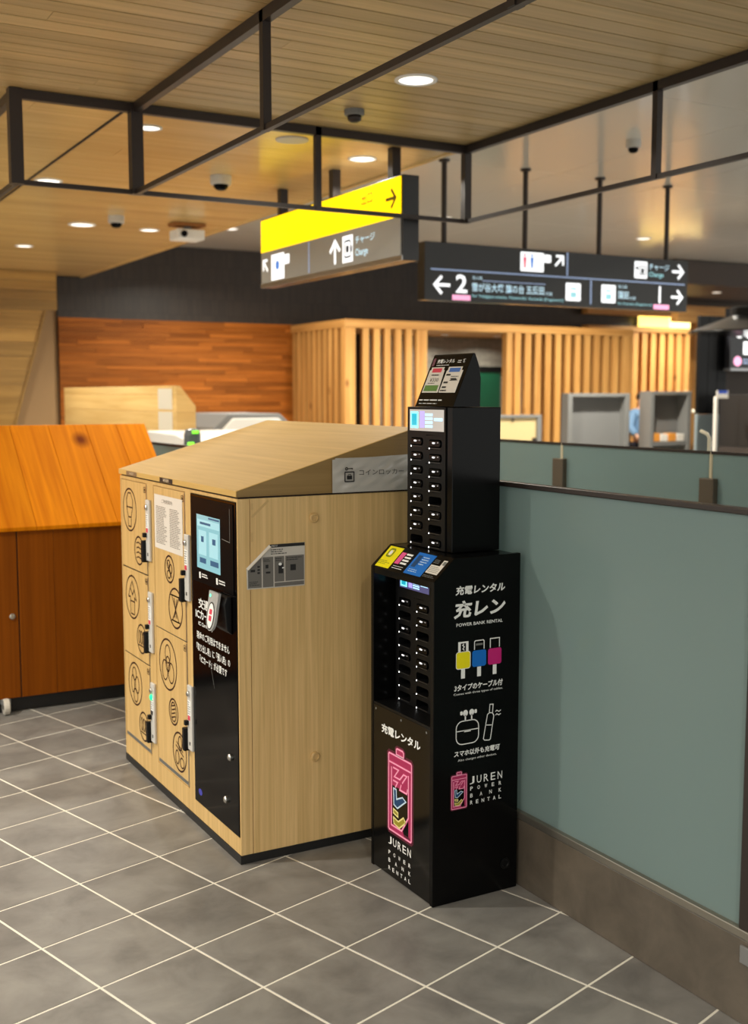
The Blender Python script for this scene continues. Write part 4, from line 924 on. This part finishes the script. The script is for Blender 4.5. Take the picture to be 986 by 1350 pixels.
# slanted price board on the tower
bm = bmesh.new(); prism(bm, [(1.893, 1.512), (1.964, 1.672), (1.968, 1.676), (1.974, 1.674), (1.988, 1.64), (1.994, 1.60), (1.994, 1.512)], 1, 2.889, 3.108)
pb_ = fin('price_board', bm, black, tw, .0012, seg=1)
PH = on_slope((1.893, 1.512), (1.964, 1.672))
bm = bmesh.new(); poly(bm, PH, [(3.096, .047), (3.002, .047), (3.010, .124), (3.016, .124), (3.016, .134), (3.090, .134), (3.090, .124), (3.096, .124)], .0015); poly(bm, PH, [(2.997, .047), (2.905, .047), (2.905, .122), (2.914, .122), (2.914, .134), (2.992, .134), (2.992, .122), (2.997, .122)], .0015); fin('price_sheet', bm, paper, pb_)
bm = bmesh.new(); rect(bm, PH, 3.080, 3.026, .116, .130, .002); fin('price_header', bm, red_p, pb_)
bm = bmesh.new(); rect(bm, PH, 2.982, 2.922, .116, .130, .002); fin('price_header', bm, pbr('sheet_blue_print', rgb(60, 110, 190), .5), pb_)
bm = bmesh.new(); rect(bm, PH, 3.090, 3.012, .052, .072, .002); fin('price_footer', bm, green_p, pb_)
bm = bmesh.new(); textlines(bm, PH, 3.075, 3.03, .104, .110, 1, .7, .002); text(bm, PH, '¥330', 3.075, 3.025, .084, .097, .0, .002); textlines(bm, PH, 3.08, 3.03, .077, .081, 1, .6, .002)
for v in (.104, .078, .062): rect(bm, PH, 2.990, 2.966, v, v + .006, .002)
textlines(bm, PH, 2.960, 2.915, .085, .104, 3, .4, .002); textlines(bm, PH, 2.992, 2.94, .05, .058, 1, .6, .002); rect(bm, PH, 2.955, 2.922, .088, .093, .0024); fin('price_print', bm, black_p, pb_)
bm = bmesh.new(); text(bm, PH, '充電レンタル', 3.073, 2.972, .147, .162, .02, .001); textlines(bm, PH, 3.07, 2.99, .139, .143, 1, .5, .001); rect(bm, PH, 2.955, 2.935, .148, .150, .001); rect(bm, PH, 2.955, 2.935, .154, .156, .001); text(bm, PH, '番', 2.928, 2.912, .147, .160, .01, .001)
textlines(bm, PH, 3.095, 2.90, .018, .026, 1, .45, .001); textlines(bm, PH, 3.09, 2.92, .008, .013, 1, .4, .001); fin('board_lettering', bm, white_p, pb_)
bm = bmesh.new(); poly(bm, PH, rrect(3.098, 3.084, .138, .166, .005), .001); fin('emblem_print', bm, pbr('dusky_pink_print', rgb(120, 70, 84), .5), pb_)

# ------------------------------------------------------------------ orange cabinet on the left
CF = 5.6
oc = thing('sloped_cabinet', 'orange stained timber cabinet with a sloping top, left behind the lockers', 'cabinet', (1.2, CF, 0))
bx('base', .0, 1.98, CF + .03, CF + .54, .004, .072, pbr('black_base', rgb(16, 15, 14), .6), oc)
bx('carcass', .0, 1.985, CF + .02, CF + .55, .073, .89, cedar_shaded, oc)
bx('door_panel', .2, 1.160, CF, CF + .0195, .075, .893, cedar_shaded, oc, .002)
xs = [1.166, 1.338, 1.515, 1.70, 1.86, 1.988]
for a, b in zip(xs, xs[1:]): bx('board', a, b - .0012, CF, CF + .0195, .075, .893, cedar_shaded, oc, .0012)
bx('seam_strip', 1.1605, 1.1655, CF + .006, CF + .019, .075, .893, dark_gap, oc)
xs = [.0, .35, .7, 1.06, 1.26, 1.46, 1.66, 1.83, 1.992]
for a, b in zip(xs, xs[1:]):
    bm = bmesh.new(); prism(bm, [(CF - .012, .893), (CF - .012, .912), (CF + .558, 1.388), (CF + .575, 1.388), (CF + .575, .893)], 0, a, b - .0012); fin('top_board', bm, cedar_top_lit, oc, .002, seg=1)
bm = bmesh.new(); lathe(bm, [(.014, 0), (.014, -.006), (.009, -.009)], (1.155 - .025, CF, .479), 14, 1); fin('lock_knob', bm, steel, oc)
for x in (1.085, .12):
    bm = bmesh.new(); lathe(bm, [(.036, -.014), (.039, -.01), (.039, .01), (.036, .014)], (x, CF - .012, .040), 18, 0); wl = fin('caster_wheel', bm, pbr('pale_caster', rgb(206, 200, 188), .4), oc)
    bx('caster_fork', x - .022, x + .022, CF - .02, CF + .03, .05, .074, grey_steel, wl, .002)
    bm = bmesh.new(); lathe(bm, [(.014, -.016), (.014, .016)], (x, CF - .012, .040), 12, 0); fin('caster_hub', bm, black_p, wl)

# pale planked partition beyond it
pp = thing('pale_partition', 'pale birch planked low wall with a clipped corner and paper notices', 'partition', (3.4, 11, 0))
z = 0
while z < 1.60:
    z1 = min(z + .155, 1.625)
    bx('plank', 3.30, 3.33, 9.40, 13.10, z + .001, z1 - .001, pale_board, pp, .0015)
    z += .155
pbx = wood('pale_birch_end', rgb(206, 162, 94), rgb(226, 188, 120), 0, .6, 14, .45, .08)
zs = [0, .155, .31, .465, .62, .775, .93, 1.085, 1.24, 1.395, 1.55, 1.625]
def chx(z): return 3.50 if z < 1.45 else 3.50 - (z - 1.45) * .8
for a, b in zip(zs, zs[1:]):
    pts = [(3.331, a + .001), (chx(a), a + .001)] + ([(3.50, 1.45)] if a < 1.45 < b else []) + [(chx(b), b - .001), (3.331, b - .001)]
    bm = bmesh.new(); prism(bm, pts, 1, 9.40, 9.43); fin('end_plank', bm, pbx, pp)
P = on_x(3.30)
bm = bmesh.new(); rect(bm, P, 9.80, 9.43, 1.42, 1.60, .002); rect(bm, P, 9.80, 9.43, 1.18, 1.40, .002); rect(bm, P, 9.80, 9.43, .98, 1.165, .002); fin('paper_notice', bm, pbr('notice_paper', rgb(222, 214, 196), .5), pp)

# ticket gates behind the locker
gt = thing('ticket_gate', 'white ticket gate with a green lit grey end, just behind the locker top', 'gate', (3.3, 8.2, 0))
wh = pbr('white_gate_shell', rgb(226, 224, 218), .3)
bx('cabinet', 2.98, 3.28, 8.12, 9.2, 0, 1.14, wh, gt, .02)
bm = bmesh.new(); prism(bm, [(8.14, 1.1405), (8.14, 1.19), (8.5, 1.235), (9.18, 1.25), (9.18, 1.1405)], 0, 2.99, 3.9); fin('top_deck', bm, wh, gt, .01)
bm = bmesh.new(); lathe(bm, [(.062, 0), (.062, .25), (.05, .29), (.02, .30)], (2.96, 8.03, 1.0), 18); fin('end_column', bm, pbr('grey_gate_end', rgb(84, 88, 90), .35), gt, smooth=False)
gl = pbr('lit_green_gate', (.25, .95, .05, 1), .4, emit=.8)
bx('green_light', 2.90, 2.95, 7.958, 7.975, 1.14, 1.20, gl, gt, .004); bx('green_light', 2.935, 2.985, 7.955, 7.972, 1.262, 1.285, gl, gt, .004)
bx('gate_foot', 2.90, 3.02, 7.97, 8.09, 0, .999, pbr('gate_pedestal', rgb(96, 100, 102), .4), gt, .01)
g2 = thing('ticket_gate', 'wide white gate hood framed by a dark trapezoid arch, before the orange wall', 'gate', (5.2, 12, 0))
bm = bmesh.new(); prism(bm, [(4.70, 0), (4.70, 1.17), (4.88, 1.33), (5.52, 1.33), (5.70, 1.17), (5.70, 0)], 1, 12.06, 13.2); fin('dark_arch', bm, grey_mid, g2, .012)
bm = bmesh.new(); prism(bm, [(4.80, 0), (4.80, 1.16), (4.92, 1.28), (5.48, 1.28), (5.60, 1.16), (5.60, 0)], 1, 12.0, 12.059); fin('white_hood', bm, wh, g2, .01)

# ------------------------------------------------------------------ grey cabinets beyond the fences
def steel_cabinet(x0, x1, y, z1, dep, jamb, label, shelf):
    t = thing('steel_cabinet', label, 'cabinet', ((x0 + x1) / 2, y, 0))
    bx('side_frame', x0, x0 + jamb, y, y + dep, 0, z1, grey_steel, t, .004); bx('side_frame', x1 - jamb, x1, y, y + dep, 0, z1, grey_steel, t, .004)
    bx('top_frame', x0 + jamb + .001, x1 - jamb - .001, y, y + dep, z1 - .05, z1, grey_steel, t, .004)
    bx('back_panel', x0 + jamb + .001, x1 - jamb - .001, y + dep - .03, y + dep, 0, z1 - .051, grey_mid, t)
    if shelf: bx('shelf', x0 + jamb + .001, x1 - jamb - .001, y + .02, y + dep - .031, .80, .86, grey_mid, t)
    return t
steel_cabinet(10.10, 11.22, 12.5, 1.565, .15, .08, 'wide grey steel cabinet, tall recessed panel, in front of the slats', False)
steel_cabinet(11.62, 12.42, 12.5, 1.595, .24, .07, 'narrower grey steel cabinet with an open shelf of orange and white goods', True)
og = pbr('orange_carton', rgb(226, 150, 60), .6); wc = pbr('white_carton', rgb(228, 222, 212), .6)
for k in range(4):
    o = bx('carton', 11.70 + k * .16, 11.84 + k * .16, 12.53, 12.66, .861, .98 - .012 * (k % 2), og if k % 2 == 0 else wc, None, .006); tag(o, '%s carton, %s from the left on the grey cabinet shelf' % (('orange', 'white')[k % 2], ('first', 'second', 'third', 'fourth')[k]), 'carton', 'cartons on the cabinet shelf')
gbd = thing('gate_board', 'cream board in a grey frame right of the charging tower, before the slats', 'board', (9.3, 12.5, 0))
bx('board_face', 8.70, 9.56, 12.505, 12.52, .86, 1.235, pbr('cream_board', rgb(206, 184, 134), .5), gbd)
for a in ((8.66, 9.63, 1.235, 1.275), (8.66, 9.63, .82, .86)): bx('frame_rail', a[0], a[1], 12.48, 12.54, a[2], a[3], grey_steel, gbd, .004)
bx('frame_stile', 9.56, 9.63, 12.48, 12.54, .861, 1.234, grey_steel, gbd, .004)
bx('leg', 9.56, 9.63, 12.48, 12.54, 0, .819, grey_steel, gbd); bx('leg', 8.66, 8.72, 12.48, 12.54, 0, .819, grey_steel, gbd)
bx('latch', 9.14, 9.17, 12.49, 12.504, 1.19, 1.225, steel_dark, gbd); bx('latch', 9.49, 9.55, 12.49, 12.504, .90, .96, steel_dark, gbd)

# ------------------------------------------------------------------ person half hidden behind the narrower cabinet
def skinned(name, verts, edges, radii, mat, parent, root=0, sub=2):
    me = bpy.data.meshes.new(name); me.from_pydata(verts, edges, []); o = bpy.data.objects.new(name, me); COL.objects.link(o)
    mo = o.modifiers.new('skin', 'SKIN'); mo.use_smooth_shade = True
    for i, r in enumerate(radii): me.skin_vertices[0].data[i].radius = (r, r) if not isinstance(r, tuple) else r
    me.skin_vertices[0].data[root].use_root = True
    s = o.modifiers.new('sub', 'SUBSURF'); s.levels = sub; s.render_levels = sub
    em = bpy.data.meshes.new_from_object(o.evaluated_get(bpy.context.evaluated_depsgraph_get())); em.name = name
    bpy.data.objects.remove(o)
    em.materials.append(mat); o = bpy.data.objects.new(name, em); COL.objects.link(o)
    if parent: adopt(o, parent)
    return o
px_, py_ = 11.97, 13.08
pe = thing('person', 'person in a light blue shirt standing mostly hidden behind the grey cabinet', 'person', (px_, py_, 0))
def V(x, y, z): return (px_ + x, py_ + y, z)
skin_m = pbr('skin', rgb(206, 158, 128), .5); shirt = pbr('light_blue_shirt', rgb(116, 152, 190), .7); jeans = pbr('dark_trousers', rgb(52, 56, 74), .8); hair = pbr('dark_hair', rgb(28, 22, 20), .5)
skinned('body', [V(0, 0, .80), V(0, 0, .98), V(0, -.01, 1.16), V(0, 0, 1.29), V(0, -.01, 1.36), V(0, -.015, 1.42), V(0, -.02, 1.50), V(0, -.01, 1.545),
    V(-.15, 0, 1.27), V(-.215, -.01, 1.05), V(-.17, -.13, .90), V(-.13, -.19, .87), V(.15, 0, 1.27), V(.21, 0, 1.05), V(.19, -.12, .90), V(.17, -.18, .87),
    V(-.085, 0, .78), V(-.095, -.01, .44), V(-.095, .01, .08), V(-.095, -.12, .035), V(.085, 0, .78), V(.095, -.01, .44), V(.095, .01, .08), V(.095, -.12, .035)],
    [(0, 1), (1, 2), (2, 3), (3, 4), (4, 5), (5, 6), (6, 7), (3, 8), (8, 9), (9, 10), (10, 11), (3, 12), (12, 13), (13, 14), (14, 15), (0, 16), (16, 17), (17, 18), (18, 19), (0, 20), (20, 21), (21, 22), (22, 23)],
    [(.125, .1), (.115, .09), (.13, .1), (.12, .085), .052, .066, (.075, .088), .05, .052, .042, .034, .028, .052, .042, .034, .028, .078, .056, .042, .034, .078, .056, .042, .034], skin_m, pe)
skinned('shirt', [V(0, 0, .82), V(0, 0, .98), V(0, -.01, 1.16), V(0, 0, 1.285), V(0, -.005, 1.345), V(-.155, 0, 1.27), V(-.222, -.01, 1.06), V(-.185, -.10, .935), V(.155, 0, 1.27), V(.22, 0, 1.06), V(.20, -.09, .935)],
    [(0, 1), (1, 2), (2, 3), (3, 4), (3, 5), (5, 6), (6, 7), (3, 8), (8, 9), (9, 10)], [(.15, .125), (.14, .115), (.155, .125), (.14, .105), .072, .075, .066, .058, .075, .066, .058], shirt, pe)
skinned('trousers', [V(0, 0, .84), V(-.088, 0, .76), V(-.097, -.01, .44), V(-.097, .01, .10), V(.088, 0, .76), V(.097, -.01, .44), V(.097, .01, .10)], [(0, 1), (1, 2), (2, 3), (0, 4), (4, 5), (5, 6)], [(.15, .12), .098, .074, .062, .098, .074, .062], jeans, pe)
skinned('hair', [V(0, .02, 1.44), V(0, .012, 1.52), V(0, 0, 1.565)], [(0, 1), (1, 2)], [(.072, .07), (.088, .088), (.06, .07)], hair, pe)
for s in (-1, 1):
    bm = bmesh.new(); lathe(bm, [(.012, 0), (.011, -.006), (.004, -.009)], V(s * .032, -.095, 1.478), 10, 1); fin('eye', bm, hair, pe)
    bm = bmesh.new(); box(bm, px_ + s * .095 - .045, px_ + s * .095 + .045, py_ - .17, py_ + .07, 0, .075); fin('shoe', bm, black_matte, pe, .02)
    for k in range(4):
        hx = px_ + (-.13 if s < 0 else .17) + (k - 1.5) * .019
        bm = bmesh.new(); tube(bm, [(hx, py_ - .19, .872), (hx, py_ - .225 - .004 * (k in (1, 2)), .860), (hx, py_ - .24, .832), (hx, py_ - .235, .81)], [.0095, .009, .008, .006], 8); fin('finger', bm, skin_m, pe, smooth=True)
    hx = px_ + (-.13 if s < 0 else .17) - s * .036
    bm = bmesh.new(); tube(bm, [(hx + s * .012, py_ - .165, .872), (hx, py_ - .195, .862), (hx, py_ - .215, .848)], [.011, .010, .007], 8); fin('thumb', bm, skin_m, pe, smooth=True)
bm = bmesh.new(); prism(bm, [(-.106 + py_, 1.455), (-.128 + py_, 1.452), (-.104 + py_, 1.49)], 0, px_ - .012, px_ + .012); fin('nose', bm, skin_m, pe, .003)
bx('mouth', px_ - .022, px_ + .022, py_ - .104, py_ - .09, 1.428, 1.436, pbr('lip', rgb(170, 96, 90), .5), pe, .002)

# ------------------------------------------------------------------ shop at the right edge
SYY = 11.0
sw_ = thing('black_pillar', 'black panelled pillar of the shop front beside the knotty pine post', 'pillar', (11.3, SYY, 0))
for k in range(3): bx('panel', 11.14 + k * .17, 11.305 + k * .17, SYY + .1, SYY + .15, 1.29, 2.58, black_matte, sw_, .003)
bx('lower_panel', 11.14, 11.645, SYY + .1, SYY + .15, 0, 1.285, pbr('blue_grey_panel', rgb(120, 132, 136), .4), sw_, .003)
pl = thing('pendant_lamp', 'wide black conical pendant lamp hanging at the right edge', 'lamp', (10.77, 9.9, 2.285))
LP = (10.77, 9.9, 2.285)
bm = bmesh.new(); lathe(bm, [(.74, 0), (.735, .02), (.27, .20), (.245, .21), (.02, .215)], LP, 40); fin('shade', bm, pbr('black_gloss_shade', rgb(26, 26, 26), .25, coat=.4), pl)
bm = bmesh.new(); lathe(bm, [(.24, .216), (.24, .30), (.21, .315)], LP, 30); fin('collar', bm, black_matte, pl)
bm = bmesh.new(); tube(bm, [(LP[0], LP[1], 2.6), (LP[0], LP[1], 3.559)], .028, 10); fin('rod', bm, black_matte, pl)
mn = thing('menu_screen', 'backlit menu screen with white photo boxes and pink mark under the pendant lamp', 'screen', (11.9, SYY - .05, 1.88))
bx('housing', 11.56, 13.2, SYY - .04, SYY + .06, 1.90, 2.42, pbr('menu_black', rgb(30, 30, 34), .3), mn, .004)
bx('edge_rail', 11.55, 13.2, SYY - .07, SYY + .06, 1.865, 1.895, pbr('silver_rail', rgb(176, 176, 178), .3, .8), mn)
P = on_y(SYY - .04)
bm = bmesh.new(); rect(bm, P, 11.80, 12.2, 2.08, 2.25, .002); poly(bm, P, ell(11.72, 2.34, .06, .045), .002); poly(bm, P, ell(11.90, 2.34, .06, .045), .002); rect(bm, P, 12.3, 12.8, 2.05, 2.35, .002); fin('menu_photo', bm, sw_e, mn)
bm = bmesh.new(); poly(bm, P, ell(11.70, 1.99, .075, .065), .002); fin('pink_mark', bm, sp_e, mn)
bm = bmesh.new(); textlines(bm, P, 11.80, 12.3, 1.95, 2.03, 2, .5, .002); fin('menu_print', bm, sl_e, mn)
mn_m = bx('wall_bracket', 11.7, 13.2, SYY + .061, SYY + .2, 1.9, 2.7, black_matte, mn)
sh = thing('shop_counter', 'dark shop counter and back shelf at the right edge under the menu screen', 'counter', (12.2, 10.6, 0))
bx('counter_body', 11.42, 13.2, 10.4, 11.0, 0, .86, pbr('dark_counter', rgb(58, 50, 46), .5), sh, .006)
bx('end_panel', 11.42, 11.56, 10.42, 10.99, .861, 1.55, pbr('dark_end', rgb(30, 26, 24), .5), sh, .004)
bx('back_shelf', 11.64, 13.2, 10.97, 11.0, .861, 1.36, pbr('olive_shelf', rgb(86, 78, 58), .6), sh)
pk = pbr('red_packet', rgb(178, 36, 50), .4); 
for k in range(6):
    x = 11.60 + k * .15
    t = bx('snack_box', x, x + .135, 10.46, 10.60, .861, 1.0 + .035 * (k % 3), pk if k % 2 == 0 else wc, None, .005)
    tag(t, '%s snack box, %s from the left on the dark shop counter' % ('red' if k % 2 == 0 else 'white', ('first', 'second', 'third', 'fourth', 'fifth', 'sixth')[k]), 'box', 'snack boxes on the shop counter')
bm = bmesh.new(); lathe(bm, [(.05, 0), (.062, .03), (.05, .10), (.03, .13), (.012, .14)], (11.68, 10.70, .861), 16); t = fin('orange_jar', bm, pbr('orange_gloss', rgb(236, 140, 50), .35), None, smooth=False); tag(t, 'small orange jar standing behind the red and white snack boxes', 'jar')
ps = thing('price_stand', 'white stand with a small blue and white card beside the black pillar', 'stand', (11.25, 10.7, 0))
bx('stand_post', 11.04, 11.075, 10.68, 10.72, .002, 1.52, wc, ps, .004); bx('card', 11.04, 11.24, 10.665, 10.679, 1.50, 1.60, wc, ps, .003); bx('card_band', 11.06, 11.22, 10.662, 10.6645, 1.56, 1.60, pbr('card_blue', rgb(40, 80, 190), .5), ps)
bx('stand_base', 11.0, 11.2, 10.62, 10.78, 0, .0018, wc, ps)
